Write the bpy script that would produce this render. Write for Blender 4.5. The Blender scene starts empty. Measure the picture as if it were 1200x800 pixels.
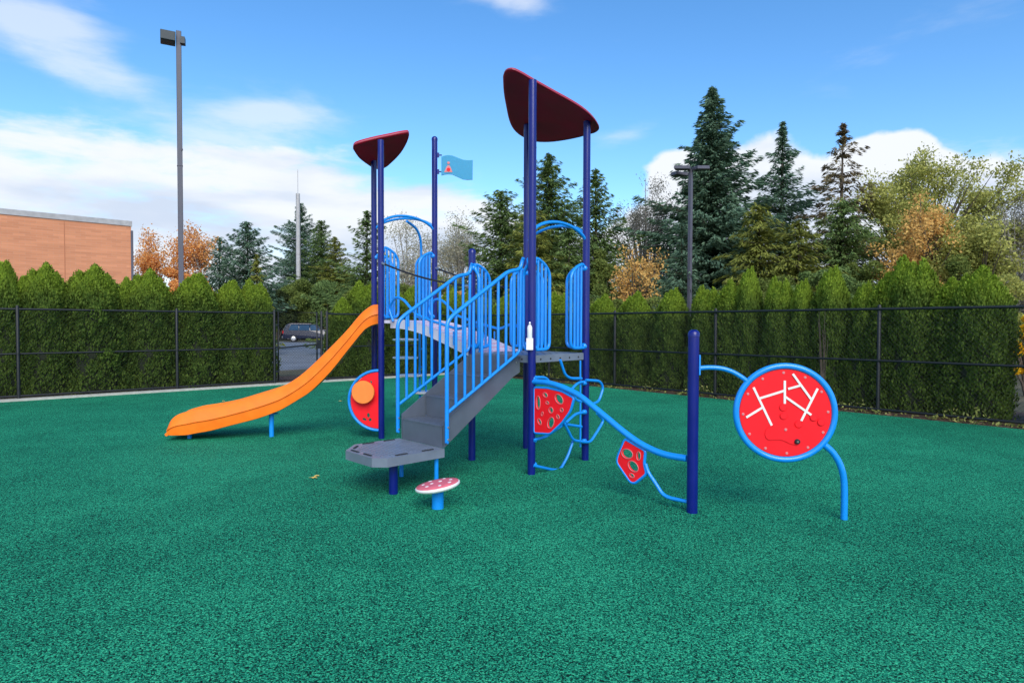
import bpy, math, random
import numpy as np
from mathutils import Vector, Matrix
C = bpy.context.scene
COL = C.collection
rnd = random.Random(7)

# ---------------------------------------------------------------- camera
F, CH = 740.0, 1.6
PITCH, ROLL = math.radians(-1.43), math.radians(0.15)
cd = bpy.data.cameras.new('camera'); cam = bpy.data.objects.new('camera', cd); COL.objects.link(cam)
cd.sensor_width = 36; cd.lens = F / 1200 * 36; cd.clip_end = 2000; cd.clip_start = 0.05
RM = Matrix.Rotation(math.pi / 2 + PITCH, 4, 'X') @ Matrix.Rotation(ROLL, 4, 'Z')
cam.matrix_world = Matrix.Translation((0, 0, CH)) @ RM
C.camera = cam
C.render.resolution_x, C.render.resolution_y = 1024, 682

# ---------------------------------------------------------------- light
SUN_EL, SUN_AZ = math.radians(38), math.radians(168)      # azimuth from +Y clockwise: behind the camera, a little right
sl = bpy.data.lights.new('sun', 'SUN'); sl.energy = 1.5; sl.angle = math.radians(42); sl.color = (1.0, 0.95, 0.87)
so = bpy.data.objects.new('sun', sl); COL.objects.link(so)
sd = Vector((math.sin(SUN_AZ) * math.cos(SUN_EL), math.cos(SUN_AZ) * math.cos(SUN_EL), math.sin(SUN_EL)))
so.rotation_euler = sd.to_track_quat('Z', 'Y').to_euler(); so.location = (0, -10, 30)
C.view_settings.view_transform = 'Standard'; C.view_settings.look = 'None'
C.view_settings.gamma = 1; C.view_settings.exposure = 1.2
C.view_settings.use_curve_mapping = False

W = bpy.data.worlds.new('World'); C.world = W; W.use_nodes = True
wt = W.node_tree; wt.nodes.clear()


class E:
    """small expression builder for math nodes"""
    def __init__(s, t, sock): s.t, s.s = t, sock
    def op(s, o, *a):
        n = s.t.nodes.new('ShaderNodeMath'); n.operation = o
        for i, v in enumerate((s,) + a):
            if isinstance(v, E): s.t.links.new(v.s, n.inputs[i])
            else: n.inputs[i].default_value = v
        return E(s.t, n.outputs[0])
    def __add__(s, o): return s.op('ADD', o)
    def __sub__(s, o): return s.op('SUBTRACT', o)
    def __mul__(s, o): return s.op('MULTIPLY', o)
    def __truediv__(s, o): return s.op('DIVIDE', o)
    def clamp(s):
        r = s.op('ADD', 0.0); r.s.node.use_clamp = True; return r


def smooth(e, a, b):
    n = e.t.nodes.new('ShaderNodeMapRange'); n.interpolation_type = 'SMOOTHSTEP'
    e.t.links.new(e.s, n.inputs['Value'])
    n.inputs['From Min'].default_value = a; n.inputs['From Max'].default_value = b
    return E(e.t, n.outputs[0])


def build_sky():
    L = wt.links.new; N = wt.nodes.new
    tc = N('ShaderNodeTexCoord'); sep = N('ShaderNodeSeparateXYZ'); L(tc.outputs['Generated'], sep.inputs[0])
    x, y, z = (E(wt, sep.outputs[i]) for i in range(3))
    az = x.op('ARCTAN2', y); el = z.op('ARCSINE')
    sky = N('ShaderNodeTexSky'); sky.sky_type = 'NISHITA'; sky.sun_disc = False
    sky.sun_elevation = SUN_EL; sky.sun_rotation = SUN_AZ
    sky.air_density = 1.0; sky.dust_density = 0.3; sky.ozone_density = 3.0; sky.altitude = 100
    # azimuth / elevation vector for the cloud noise
    cmb = N('ShaderNodeCombineXYZ'); L((az * 1.0).s, cmb.inputs[0]); L((el * 3.6).s, cmb.inputs[1])
    def noise(scale, detail=7, rough=0.55, dist=0.0, off=0.0):
        mp = N('ShaderNodeMapping'); mp.inputs['Location'].default_value = (off, off * .7, 0); L(cmb.outputs[0], mp.inputs[0])
        n = N('ShaderNodeTexNoise'); L(mp.outputs[0], n.inputs['Vector'])
        n.inputs['Scale'].default_value = scale; n.inputs['Detail'].default_value = detail
        n.inputs['Roughness'].default_value = rough; n.inputs['Distortion'].default_value = dist
        return E(wt, n.outputs['Fac'])
    n1 = noise(5.5, 9, .58, .2); n2 = noise(13, 8, .6, 0.1, 3.1); n3 = noise(2.2, 4, .5, .3, 7.7)
    R = math.radians
    def blob(a, e, ra, re, tilt=0.0):
        da = az - R(a); de = el - R(e)
        if tilt:
            c, s = math.cos(R(tilt)), math.sin(R(tilt))
            da, de = da * c + de * s, de * c - da * s
        q = (da / R(ra)).op('POWER', 2.0) + (de / R(re)).op('POWER', 2.0)
        return (q * -1.0).op('EXPONENT')
    def px(X, Y):
        a = math.atan2(X - 600, F); e = math.atan((381.5 - Y) / F * math.cos(a)); return math.degrees(a), math.degrees(e)
    def B(X, Y, ra, re, k=1.0, tilt=0.0):
        a, e = px(X, Y); return blob(a, e, ra, re, tilt) * k
    thick = [B(40, 275, 14, 5.6), B(260, 285, 11, 5.4), B(400, 285, 12, 5.4), B(530, 290, 9, 4.4), B(90, 228, 13, 2.6, .6),
             B(310, 190, 8, 2.4, .5, 10), B(310, 335, 22, 5, 1.0), B(180, 235, 10, 3.0, .45),
             B(793, 215, 2.6, 3.4, 1.3), B(880, 212, 4.2, 3.2, 1.1), B(1042, 190, 3.6, 2.3, 1.1, 14), B(975, 235, 6, 3.0, 1.1), B(1150, 236, 9, 2.4, .95, -6),
             B(1100, 300, 14, 5, 1.1), B(820, 300, 12, 4.6, .9), B(700, 320, 9, 3.8, .9),
             B(1500, 250, 22, 7, 1.0), B(-300, 240, 22, 8, 1.0)]
    def tot(lst):
        q = lst[0]
        for t in lst[1:]: q = q + t
        return q
    soft, crisp = tot(thick[:8] + thick[16:]), tot(thick[8:16])
    cm2 = N('ShaderNodeCombineXYZ'); L((az * 1.0).s, cm2.inputs[0]); L((el * 1.3).s, cm2.inputs[1])
    nn = N('ShaderNodeTexNoise'); L(cm2.outputs[0], nn.inputs['Vector']); nn.inputs['Scale'].default_value = 9; nn.inputs['Detail'].default_value = 7; nn.inputs['Roughness'].default_value = .5
    n4 = E(wt, nn.outputs['Fac'])
    dens = soft.op('MINIMUM', .93) + (n1 - .5) * 1.7 + (n2 - .5) * 0.45
    m1 = smooth(dens, .34, .95).op('MAXIMUM', smooth(crisp.op('MINIMUM', 1.1) + (n4 - .5) * 1.7, .44, .70))
    wis = B(45, 45, 6.5, 1.9, .85, -32) + B(120, 70, 5, 1.6, .5, -36) + B(40, 20, 5, 2.2, .4) + B(600, 6, 3.5, 1.2, .8, -8) + B(1060, 50, 12, 1.4, .2, 14) + B(730, 160, 4, .9, .35, 18) + B(290, 168, 6.5, 3.0, 1.1, 12) + B(335, 137, 4, .8, .7, 6) + B(540, 235, 6, 1.5, .5)
    m2 = smooth(wis * (n1 * 1.6 + .2) + (n1 - .5) * 1.0 + (n2 - .5) * .5, .12, 1.15) * 0.6
    # unseen broken cloud added behind and above for whiter, brighter light
    back = smooth(y * -1.0, -0.15, 0.35)
    m3 = smooth(n3 + (n1 - .5) * .5, .38, .62) * back * 0.85
    mask = m1.op('MAXIMUM', m2).op('MAXIMUM', m3).clamp()
    # cloud colour: white tops, grey-blue undersides
    shade = smooth(noise(3.6, 6, .5, .1, 1.37) * 1.0 + (el - R(9)) * 1.2, .36, .62)
    cr = N('ShaderNodeMix'); cr.data_type = 'RGBA'
    L(shade.s, cr.inputs[0]); cr.inputs[6].default_value = (2.9, 3.35, 4.1, 1); cr.inputs[7].default_value = (4.1, 4.3, 4.6, 1)
    # richer blue as a phone records it
    hs = N('ShaderNodeHueSaturation'); L(sky.outputs[0], hs.inputs['Color']); hs.inputs['Saturation'].default_value = 1.24; hs.inputs['Value'].default_value = 1.02
    mx = N('ShaderNodeMix'); mx.data_type = 'RGBA'; L(mask.s, mx.inputs[0]); L(hs.outputs[0], mx.inputs[6]); L(cr.outputs[2], mx.inputs[7])
    bg = N('ShaderNodeBackground'); bg.inputs[1].default_value = 0.10; L(mx.outputs[2], bg.inputs[0])
    out = N('ShaderNodeOutputWorld'); L(bg.outputs[0], out.inputs[0])
build_sky()
W.cycles.sampling_method = 'MANUAL'; W.cycles.sample_map_resolution = 1024

# ---------------------------------------------------------------- measuring helpers (ray of the survey photo -> real point)
R3 = RM.to_3x3(); O = Vector((0, 0, CH))
def ray(x, y): return R3 @ Vector(((x - 600) / F, -(y - 400) / F, -1))
def G(x, y, z=0.0):
    d = ray(x, y); return O + d * ((z - CH) / d.z)
def V(x, y, p, q):
    n = Vector((-(q[1] - p[1]), q[0] - p[0])); d = ray(x, y)
    return O + d * ((n.x * p[0] + n.y * p[1]) / (n.x * d.x + n.y * d.y))
def at(x, y, depth):
    d = ray(x, y); return O + d * (depth / d.y)
def v2(p): return Vector((p[0], p[1]))

# ---------------------------------------------------------------- materials
def mat(name, col, rough=.5, metal=0, spec=.5, noise=0, nscale=20, bump=0, bscale=200, coat=0, col2=None):
    m = bpy.data.materials.new(name); m.use_nodes = True; t = m.node_tree; b = t.nodes['Principled BSDF']
    b.inputs['Base Color'].default_value = (*col, 1); b.inputs['Roughness'].default_value = rough
    b.inputs['Metallic'].default_value = metal; b.inputs['Specular IOR Level'].default_value = spec
    b.inputs['Coat Weight'].default_value = coat; b.inputs['Coat Roughness'].default_value = .12
    tc = t.nodes.new('ShaderNodeTexCoord')
    if noise or col2:
        n = t.nodes.new('ShaderNodeTexNoise'); n.inputs['Scale'].default_value = nscale; n.inputs['Detail'].default_value = 6
        t.links.new(tc.outputs['Object'], n.inputs['Vector'])
        cr = t.nodes.new('ShaderNodeValToRGB'); c2 = col2 or tuple(min(1, c * (1 + noise)) for c in col)
        cr.color_ramp.elements[0].color = (*[c * (1 - noise) for c in col], 1); cr.color_ramp.elements[0].position = .3
        cr.color_ramp.elements[1].color = (*c2, 1); cr.color_ramp.elements[1].position = .7
        t.links.new(n.outputs['Fac'], cr.inputs[0]); t.links.new(cr.outputs[0], b.inputs['Base Color'])
        mr = t.nodes.new('ShaderNodeMapRange'); mr.inputs['To Min'].default_value = max(0, rough - .08); mr.inputs['To Max'].default_value = min(1, rough + .12)
        t.links.new(n.outputs['Fac'], mr.inputs[0]); t.links.new(mr.outputs[0], b.inputs['Roughness'])
    if bump:
        n = t.nodes.new('ShaderNodeTexNoise'); n.inputs['Scale'].default_value = bscale; n.inputs['Detail'].default_value = 4
        t.links.new(tc.outputs['Object'], n.inputs['Vector'])
        bp = t.nodes.new('ShaderNodeBump'); bp.inputs['Strength'].default_value = bump; bp.inputs['Distance'].default_value = .01
        t.links.new(n.outputs['Fac'], bp.inputs['Height']); t.links.new(bp.outputs[0], b.inputs['Normal'])
    return m

M = {}
M['navy'] = mat('navy_powder_coat', (.0015, .007, .16), .30, spec=.4, noise=.08, nscale=6, coat=.2)
M['sky'] = mat('sky_blue_powder_coat', (.003, .25, .80), .33, noise=.06, nscale=8, coat=.3)
M['red'] = mat('red_plastic', (.93, .010, .020), .5, spec=.25, noise=.05, nscale=9, bump=.05, bscale=300)
M['white'] = mat('white_plastic', (.78, .76, .76), .45, noise=.06)
M['knob'] = mat('orange_knob_plastic', (.95, .24, .04), .4, noise=.05)
M['slide'] = mat('orange_moulded_plastic', (.95, .185, .008), .42, spec=.3, noise=.10, nscale=7, bump=.10, bscale=60)
M['roof'] = mat('burgundy_roof_plastic', (.42, .008, .030), .62, spec=.2, noise=.12, nscale=3, bump=.05, bscale=200)
M['rim'] = mat('roof_rim', (.34, .05, .09), .4)
M['deck'] = mat('grey_coated_steel', (.150, .178, .235), .32, noise=.12, nscale=5, bump=.08, bscale=180)
M['step'] = mat('dark_grey_coated_steel', (.092, .112, .150), .38, noise=.12, nscale=5, bump=.08, bscale=180)
M['hole'] = mat('dark_slot', (.015, .018, .022), .8)
M['lilac'] = mat('pale_lilac_plastic', (.62, .60, .72), .4, noise=.05, nscale=7)
M['pink'] = mat('pale_pink_plastic', (.66, .42, .52), .45, noise=.05, nscale=7)
M['rope'] = mat('black_rubber', (.012, .012, .016), .6, bump=.3, bscale=150)
M['bolt'] = mat('steel_bolt', (.55, .55, .56), .3, metal=.9)
M['teal'] = mat('teal_plastic', (.010, .26, .48), .4, noise=.05)
M['salmon'] = mat('salmon_plastic', (.62, .20, .22), .5)
M['pinkred'] = mat('worn_red_plastic', (.66, .13, .17), .55, noise=.12, nscale=20)
M['fence'] = mat('black_vinyl_coating', (.006, .008, .011), .5, noise=.2, nscale=10)
M['pole'] = mat('bronze_grey_pole_paint', (.085, .085, .115), .5, noise=.1, nscale=3)
M['darkhead'] = mat('dark_luminaire_paint', (.022, .035, .045), .5, noise=.1)
M['galv'] = mat('weathered_galvanised', (.36, .36, .37), .55, noise=.15, nscale=4)
M['concrete'] = mat('kerb_concrete', (.42, .42, .38), .85, noise=.15, nscale=9, bump=.3, bscale=90)
M['bark'] = mat('bark', (.09, .07, .055), .9, noise=.35, nscale=9, bump=.6, bscale=30)
M['palebark'] = mat('pale_bark', (.30, .27, .24), .9, noise=.3, nscale=9, bump=.5, bscale=30)
M['bottle'] = mat('translucent_white_plastic', (.74, .76, .78), .3, noise=.04)
M['carpaint'] = mat('navy_car_paint', (.004, .008, .03), .25, coat=.4, noise=.05)
M['tyre'] = mat('tyre_rubber', (.02, .02, .022), .85, noise=.2)
M['alloy'] = mat('alloy_wheel', (.6, .6, .62), .35, metal=.6)
M['glass'] = mat('tinted_car_glass', (.02, .06, .12), .1, spec=.6)
M['chrome'] = mat('bumper_grey', (.1, .11, .13), .4)
M['lampred'] = mat('tail_lamp', (.45, .02, .02), .2)
M['joint'] = mat('joint_sealant', (.42, .17, .09), .9, noise=.1)
M['mulch'] = mat('bark_mulch', (.05, .028, .02), .95, nscale=14, noise=.5, col2=(.12, .07, .045), bump=.9, bscale=40)
M['asphalt'] = mat('parking_asphalt', (.14, .16, .19), .7, noise=.2, nscale=.6, bump=.3, bscale=60)
M['leafy'] = mat('fallen_leaf', (.75, .50, .12), .7, noise=.3, nscale=40)


def leafmat(name, dark, light, top=None, z0=1.8, z1=2.8, scale=2.5, trans=.25):
    """foliage: each leaf its own tone, with larger patches of lighter and darker growth"""
    m = bpy.data.materials.new(name); m.use_nodes = True; t = m.node_tree; b = t.nodes['Principled BSDF']
    L = t.links.new; N = t.nodes.new
    ge = N('ShaderNodeNewGeometry'); tc = N('ShaderNodeTexCoord')
    n = N('ShaderNodeTexNoise'); n.inputs['Scale'].default_value = scale; n.inputs['Detail'].default_value = 3; L(tc.outputs['Object'], n.inputs['Vector'])
    f = E(t, ge.outputs['Random Per Island']) * .6 + (E(t, n.outputs['Fac']) - .3) * 1.0
    mx = N('ShaderNodeMix'); mx.data_type = 'RGBA'; L(f.clamp().s, mx.inputs[0]); mx.inputs[6].default_value = (*dark, 1); mx.inputs[7].default_value = (*light, 1)
    col = mx.outputs[2]
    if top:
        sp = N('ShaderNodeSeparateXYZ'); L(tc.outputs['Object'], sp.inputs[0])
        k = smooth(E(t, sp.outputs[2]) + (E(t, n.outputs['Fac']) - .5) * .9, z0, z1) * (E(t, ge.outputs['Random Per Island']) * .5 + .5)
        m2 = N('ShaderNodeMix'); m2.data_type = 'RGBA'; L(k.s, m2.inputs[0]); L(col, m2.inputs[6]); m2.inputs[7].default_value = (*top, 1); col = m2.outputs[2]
    L(col, b.inputs['Base Color']); b.inputs['Roughness'].default_value = .75; b.inputs['Specular IOR Level'].default_value = .10
    tr = N('ShaderNodeBsdfTranslucent'); L(col, tr.inputs[0]); ms = N('ShaderNodeMixShader'); ms.inputs[0].default_value = trans
    L(b.outputs[0], ms.inputs[1]); L(tr.outputs[0], ms.inputs[2]); L(ms.outputs[0], t.nodes['Material Output'].inputs[0])
    return m

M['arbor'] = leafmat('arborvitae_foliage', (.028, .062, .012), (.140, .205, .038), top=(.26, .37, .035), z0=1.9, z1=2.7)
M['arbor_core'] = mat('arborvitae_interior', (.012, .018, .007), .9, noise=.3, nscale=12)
M['spruce'] = leafmat('spruce_needles', (.055, .115, .075), (.20, .31, .20), scale=1.2)
M['fir'] = leafmat('fir_needles', (.055, .105, .032), (.22, .31, .10), scale=1.0)
M['cedar'] = leafmat('cedar_sprays', (.08, .10, .02), (.30, .32, .07), scale=.8)
M['brownfir'] = leafmat('browning_fir', (.14, .085, .055), (.22, .20, .10), scale=.7)
M['orange'] = leafmat('orange_autumn_leaves', (.60, .24, .07), (.95, .52, .18), scale=.9, trans=.4)
M['rust'] = leafmat('rusty_autumn_leaves', (.50, .27, .08), (.92, .60, .20), scale=.9, trans=.35)
M['redleaf'] = leafmat('red_autumn_leaves', (.35, .04, .03), (.6, .12, .06), scale=.9, trans=.35)
M['olive'] = leafmat('olive_yellow_leaves', (.20, .23, .06), (.62, .60, .17), scale=.7, trans=.35)
M['green'] = leafmat('mid_green_leaves', (.06, .10, .025), (.24, .29, .07), scale=.8, trans=.3)
M['palel'] = leafmat('pale_faded_leaves', (.30, .28, .20), (.58, .55, .40), scale=.7, trans=.4)
M['greyl'] = leafmat('greyish_twigs', (.16, .15, .13), (.34, .33, .27), scale=.7, trans=.3)
M['yellow'] = leafmat('bright_yellow_leaves', (.75, .45, .01), (.95, .68, .03), scale=2, trans=.4)
M['weed'] = leafmat('weed_leaves', (.10, .14, .03), (.42, .42, .14), scale=3)
M['litter'] = leafmat('leaf_litter', (.05, .03, .02), (.30, .20, .12), scale=2)
M['darkgreen'] = leafmat('dark_woodland_leaves', (.02, .035, .014), (.07, .09, .03), scale=.3)


def rubber():
    m = bpy.data.materials.new('green_rubber_granules'); m.use_nodes = True; t = m.node_tree; b = t.nodes['Principled BSDF']
    L = t.links.new; N = t.nodes.new; tc = N('ShaderNodeTexCoord')
    def vor(s):
        v = N('ShaderNodeTexVoronoi'); v.inputs['Scale'].default_value = s; L(tc.outputs['Object'], v.inputs['Vector']); return v
    def noi(s, d, r=.6):
        n = N('ShaderNodeTexNoise'); n.inputs['Scale'].default_value = s; n.inputs['Detail'].default_value = d; n.inputs['Roughness'].default_value = r
        L(tc.outputs['Object'], n.inputs['Vector']); return E(t, n.outputs['Fac'])
    v = vor(150); v2_ = vor(75)
    sp = N('ShaderNodeSeparateColor'); L(v.outputs['Color'], sp.inputs[0]); r = E(t, sp.outputs[0]); g = E(t, sp.outputs[1])
    mid = noi(75, 3, .7); big = noi(.35, 5)
    f = r * .85 + (mid - .5) * 1.5 + (big - .5) * .45 + (noi(1.7, 4) - .5) * .22 + .08
    cr = N('ShaderNodeValToRGB'); L(f.s, cr.inputs[0]); e = cr.color_ramp.elements
    e[0].position = .18; e[0].color = (.0015, .012, .012, 1); e[1].position = .95; e[1].color = (.055, .50, .25, 1)
    k = e.new(.42); k.color = (.004, .125, .072, 1); k = e.new(.66); k.color = (.009, .240, .134, 1)
    L(cr.outputs[0], b.inputs['Base Color']); b.inputs['Roughness'].default_value = .9; b.inputs['Specular IOR Level'].default_value = .10
    h = E(t, v.outputs['Distance']) * -.8 + mid * 1.0
    bp = N('ShaderNodeBump'); bp.inputs['Strength'].default_value = .7; bp.inputs['Distance'].default_value = .004; L(h.s, bp.inputs['Height']); L(bp.outputs[0], b.inputs['Normal'])
    return m
M['rubber'] = rubber()

def soil():
    m = mat('soil_and_grass', (.05, .06, .03), .95, noise=.4, nscale=.8, col2=(.10, .09, .05), bump=.6, bscale=20); return m
M['soil'] = soil()

def brick():
    m = bpy.data.materials.new('salmon_brick'); m.use_nodes = True; t = m.node_tree; b = t.nodes['Principled BSDF']
    L = t.links.new; N = t.nodes.new; tc = N('ShaderNodeTexCoord')
    # wall-local coordinates: x along the wall, z up
    br = N('ShaderNodeTexBrick'); mp = N('ShaderNodeMapping'); L(tc.outputs['Object'], mp.inputs[0])
    mp.inputs['Rotation'].default_value = (math.radians(90), 0, 0)
    L(mp.outputs[0], br.inputs['Vector']); br.inputs['Scale'].default_value = 1
    br.inputs['Brick Width'].default_value = .40; br.inputs['Row Height'].default_value = .10; br.inputs['Mortar Size'].default_value = .006
    br.inputs['Color1'].default_value = (.60, .25, .125, 1); br.inputs['Color2'].default_value = (.53, .215, .108, 1); br.inputs['Mortar'].default_value = (.52, .27, .17, 1)
    m2 = N('ShaderNodeMapping'); L(tc.outputs['Object'], m2.inputs[0]); m2.inputs['Scale'].default_value = (.45, 1, 7)
    n = N('ShaderNodeTexNoise'); n.inputs['Scale'].default_value = 1.2; n.inputs['Detail'].default_value = 5; L(m2.outputs[0], n.inputs['Vector'])
    cr = N('ShaderNodeValToRGB'); L(n.outputs['Fac'], cr.inputs[0]); cr.color_ramp.elements[0].position = .38; cr.color_ramp.elements[0].color = (.93, .93, .94, 1)
    cr.color_ramp.elements[1].position = .68; cr.color_ramp.elements[1].color = (1.10, 1.11, 1.14, 1)
    mx = N('ShaderNodeMix'); mx.data_type = 'RGBA'; mx.blend_type = 'MULTIPLY'; mx.inputs[0].default_value = 1; L(br.outputs[0], mx.inputs[6]); L(cr.outputs[0], mx.inputs[7])
    L(mx.outputs[2], b.inputs['Base Color']); b.inputs['Roughness'].default_value = .85
    return m
M['brick'] = brick()

# ---------------------------------------------------------------- mesh building
class MB:
    def __init__(s): s.v, s.f, s.m, s.sm = [], [], [], []
    def add(s, vs, fs, mi=0, smooth=False):
        o = len(s.v); s.v += [tuple(v) for v in vs]; s.f += [tuple(o + i for i in f) for f in fs]
        s.m += [mi] * len(fs); s.sm += [smooth] * len(fs); return s
    def box(s, c, sz, rz=0.0, mi=0, ax=None):
        """box centred at c; ax = optional (x,y,z) axis vectors"""
        if ax is None:
            ax = (Vector((math.cos(rz), math.sin(rz), 0)), Vector((-math.sin(rz), math.cos(rz), 0)), Vector((0, 0, 1)))
        c = Vector(c); vs = []
        for k in (-1, 1):
            for j in (-1, 1):
                for i in (-1, 1):
                    vs.append(c + ax[0] * (i * sz[0] / 2) + ax[1] * (j * sz[1] / 2) + ax[2] * (k * sz[2] / 2))
        return s.add(vs, [(0, 2, 3, 1), (4, 5, 7, 6), (0, 1, 5, 4), (2, 6, 7, 3), (0, 4, 6, 2), (1, 3, 7, 5)], mi)
    def tube(s, pts, r, n=10, mi=0, closed=False, bend=0.0, cap=True, flat=None):
        P = [Vector(p) for p in pts]
        if bend: P = roundc(P, bend, closed)
        m = len(P); rs = r if isinstance(r, (list, tuple)) else [r] * m
        if len(rs) != m: rs = [rs[0] + (rs[-1] - rs[0]) * i / (m - 1) for i in range(m)]
        T = []
        for i in range(m):
            a = P[(i - 1) % m] if (closed or i > 0) else P[i]; b = P[(i + 1) % m] if (closed or i < m - 1) else P[i]
            T.append((b - a).normalized())
        up = Vector((0, 0, 1)) if abs(T[0].z) < .9 else Vector((0, 1, 0))
        nrm = (up - T[0] * up.dot(T[0])).normalized(); vs = []
        for i in range(m):
            nrm = (nrm - T[i] * nrm.dot(T[i])); nrm = nrm.normalized() if nrm.length > 1e-6 else T[i].orthogonal().normalized()
            bi = T[i].cross(nrm)
            for k in range(n):
                a = 2 * math.pi * k / n; vs.append(P[i] + nrm * (math.cos(a) * rs[i]) + bi * (math.sin(a) * rs[i]))
        fs = []
        for i in range(m if closed else m - 1):
            for k in range(n):
                a, b = i * n + k, i * n + (k + 1) % n; c, d = ((i + 1) % m) * n + (k + 1) % n, ((i + 1) % m) * n + k
                fs.append((a, b, c, d))
        s.add(vs, fs, mi, True)
        if cap and not closed:
            s.add(vs[:n], [tuple(reversed(range(n)))], mi); s.add(vs[-n:], [tuple(range(n))], mi)
        return s
    def lathe(s, c, prof, n=24, mi=0, axis=(0, 0, 1), smooth=True):
        """prof: list of (radius, height)"""
        A = Vector(axis).normalized(); X = A.orthogonal().normalized(); Y = A.cross(X); c = Vector(c); vs = []
        for r, h in prof:
            for k in range(n):
                a = 2 * math.pi * k / n; vs.append(c + A * h + X * (math.cos(a) * r) + Y * (math.sin(a) * r))
        fs = []
        for i in range(len(prof) - 1):
            for k in range(n): fs.append((i * n + k, i * n + (k + 1) % n, (i + 1) * n + (k + 1) % n, (i + 1) * n + k))
        s.add(vs, fs, mi, smooth)
        s.add(vs[:n], [tuple(reversed(range(n)))], mi); s.add(vs[-n:], [tuple(range(n))], mi)
        return s
    def prism(s, poly, th, mi=0):
        """closed outline of 3-D points extruded by vector th"""
        n = len(poly); a = [Vector(p) for p in poly]; b = [p + Vector(th) for p in a]
        return s.add(a + b, [tuple(reversed(range(n))), tuple(range(n, 2 * n))] + [(i, (i + 1) % n, n + (i + 1) % n, n + i) for i in range(n)], mi)
    def build(s, name, mats, parent=None, origin=None):
        me = bpy.data.meshes.new(name)
        o0 = Vector(origin) if origin is not None else (root_loc(parent) if parent else Vector((0, 0, 0)))
        me.from_pydata([(v[0] - o0.x, v[1] - o0.y, v[2] - o0.z) for v in s.v], [], s.f)
        for m in (mats if isinstance(mats, (list, tuple)) else [mats]): me.materials.append(m)
        me.polygons.foreach_set('material_index', s.m); me.polygons.foreach_set('use_smooth', s.sm); me.update()
        ob = bpy.data.objects.new(name, me); COL.objects.link(ob)
        if parent: ob.parent = parent
        else: ob.location = o0
        return ob

def root_loc(p):
    while p.parent: p = p.parent
    return p.location.copy()

def roundc(P, rad, closed=False, k=5):
    out = []; m = len(P)
    for i in range(m):
        if not closed and (i == 0 or i == m - 1): out.append(P[i]); continue
        a, b, c = P[i - 1], P[i], P[(i + 1) % m]
        d1 = min(rad, (a - b).length * .45); d2 = min(rad, (c - b).length * .45)
        p, q = b + (a - b).normalized() * d1, b + (c - b).normalized() * d2
        for j in range(k + 1):
            t = j / k; out.append(p * (1 - t) ** 2 + b * 2 * t * (1 - t) + q * t * t)
    return out

def spline(pts, k=6):
    P = [Vector(p) for p in pts]; out = []
    for i in range(len(P) - 1):
        a, b, c, d = P[max(i - 1, 0)], P[i], P[i + 1], P[min(i + 2, len(P) - 1)]
        for j in range(k):
            t = j / k; out.append(.5 * ((2 * b) + (c - a) * t + (2 * a - 5 * b + 4 * c - d) * t * t + (3 * b - a - 3 * c + d) * t ** 3))
    out.append(P[-1]); return out

def holed(outline, holes, th, mat_, name, parent, p0, ex, n, bevel=.003):
    """flat panel with real holes: outline / holes are lists of 2-D points in the frame (ex, z), centred at p0, thickness th along n"""
    cu = bpy.data.curves.new('tmp', 'CURVE'); cu.dimensions = '2D'; cu.fill_mode = 'BOTH'; cu.extrude = th / 2 - bevel; cu.bevel_depth = bevel; cu.bevel_resolution = 1
    for pl in [outline] + holes:
        sp = cu.splines.new('POLY'); sp.points.add(len(pl) - 1)
        for i, (x, y) in enumerate(pl): sp.points[i].co = (x, y, 0, 1)
        sp.use_cyclic_u = True
    ob = bpy.data.objects.new('tmp', cu); COL.objects.link(ob)
    dg = bpy.context.evaluated_depsgraph_get(); me = bpy.data.meshes.new_from_object(ob.evaluated_get(dg)); COL.objects.unlink(ob); bpy.data.objects.remove(ob); bpy.data.curves.remove(cu)
    z = Vector((0, 0, 1)); o0 = root_loc(parent)
    for v in me.vertices:
        w = Vector(p0) + ex * v.co.x + z * v.co.y + n * v.co.z - o0; v.co = w
    me.materials.clear(); me.materials.append(mat_); me.update()
    o = bpy.data.objects.new(name, me); COL.objects.link(o); o.parent = parent; return o

def ellipse(cx, cy, a, b, rot=0, n=20):
    return [(cx + a * math.cos(t) * math.cos(rot) - b * math.sin(t) * math.sin(rot), cy + a * math.cos(t) * math.sin(rot) + b * math.sin(t) * math.cos(rot)) for t in [2 * math.pi * i / n for i in range(n)]]

def tag(o, label=None, cat=None, group=None, kind=None):
    if label: o['label'] = label
    if cat: o['category'] = cat
    if group: o['group'] = group
    if kind: o['kind'] = kind
    return o
def thing(name, label, cat, loc=(0, 0, 0), group=None):
    o = bpy.data.objects.new(name, None); COL.objects.link(o); o.location = loc; o.empty_display_size = .2
    return tag(o, label, cat, group)
def dup(root, loc, scale=(1, 1, 1), rz=0, label=None, group=None):
    r = root.copy(); COL.objects.link(r); r.location = loc; r.scale = scale; r.rotation_euler = (0, 0, rz)
    if label: r['label'] = label
    if group: r['group'] = group
    for ch in list(root.children):
        c = ch.copy(); COL.objects.link(c); c.parent = r
        for g in ch.children:
            d = g.copy(); COL.objects.link(d); d.parent = c
    return r

# ================================================================ SETTING
CORNER = Vector((-1.57, 21.08)); LD = Vector((-.739, -.674)).normalized(); RD = Vector((.649, -.761)).normalized()
LN = Vector((LD.y, -LD.x)); LN = LN if LN.y > 0 else -LN          # outward from the playground
RN = Vector((-RD.y, RD.x)); RN = RN if RN.y > 0 else -RN
def onl(px): return v2(V(px, 400, CORNER, CORNER + LD))
def onr(px): return v2(V(px, 400, CORNER, CORNER + RD))

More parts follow.
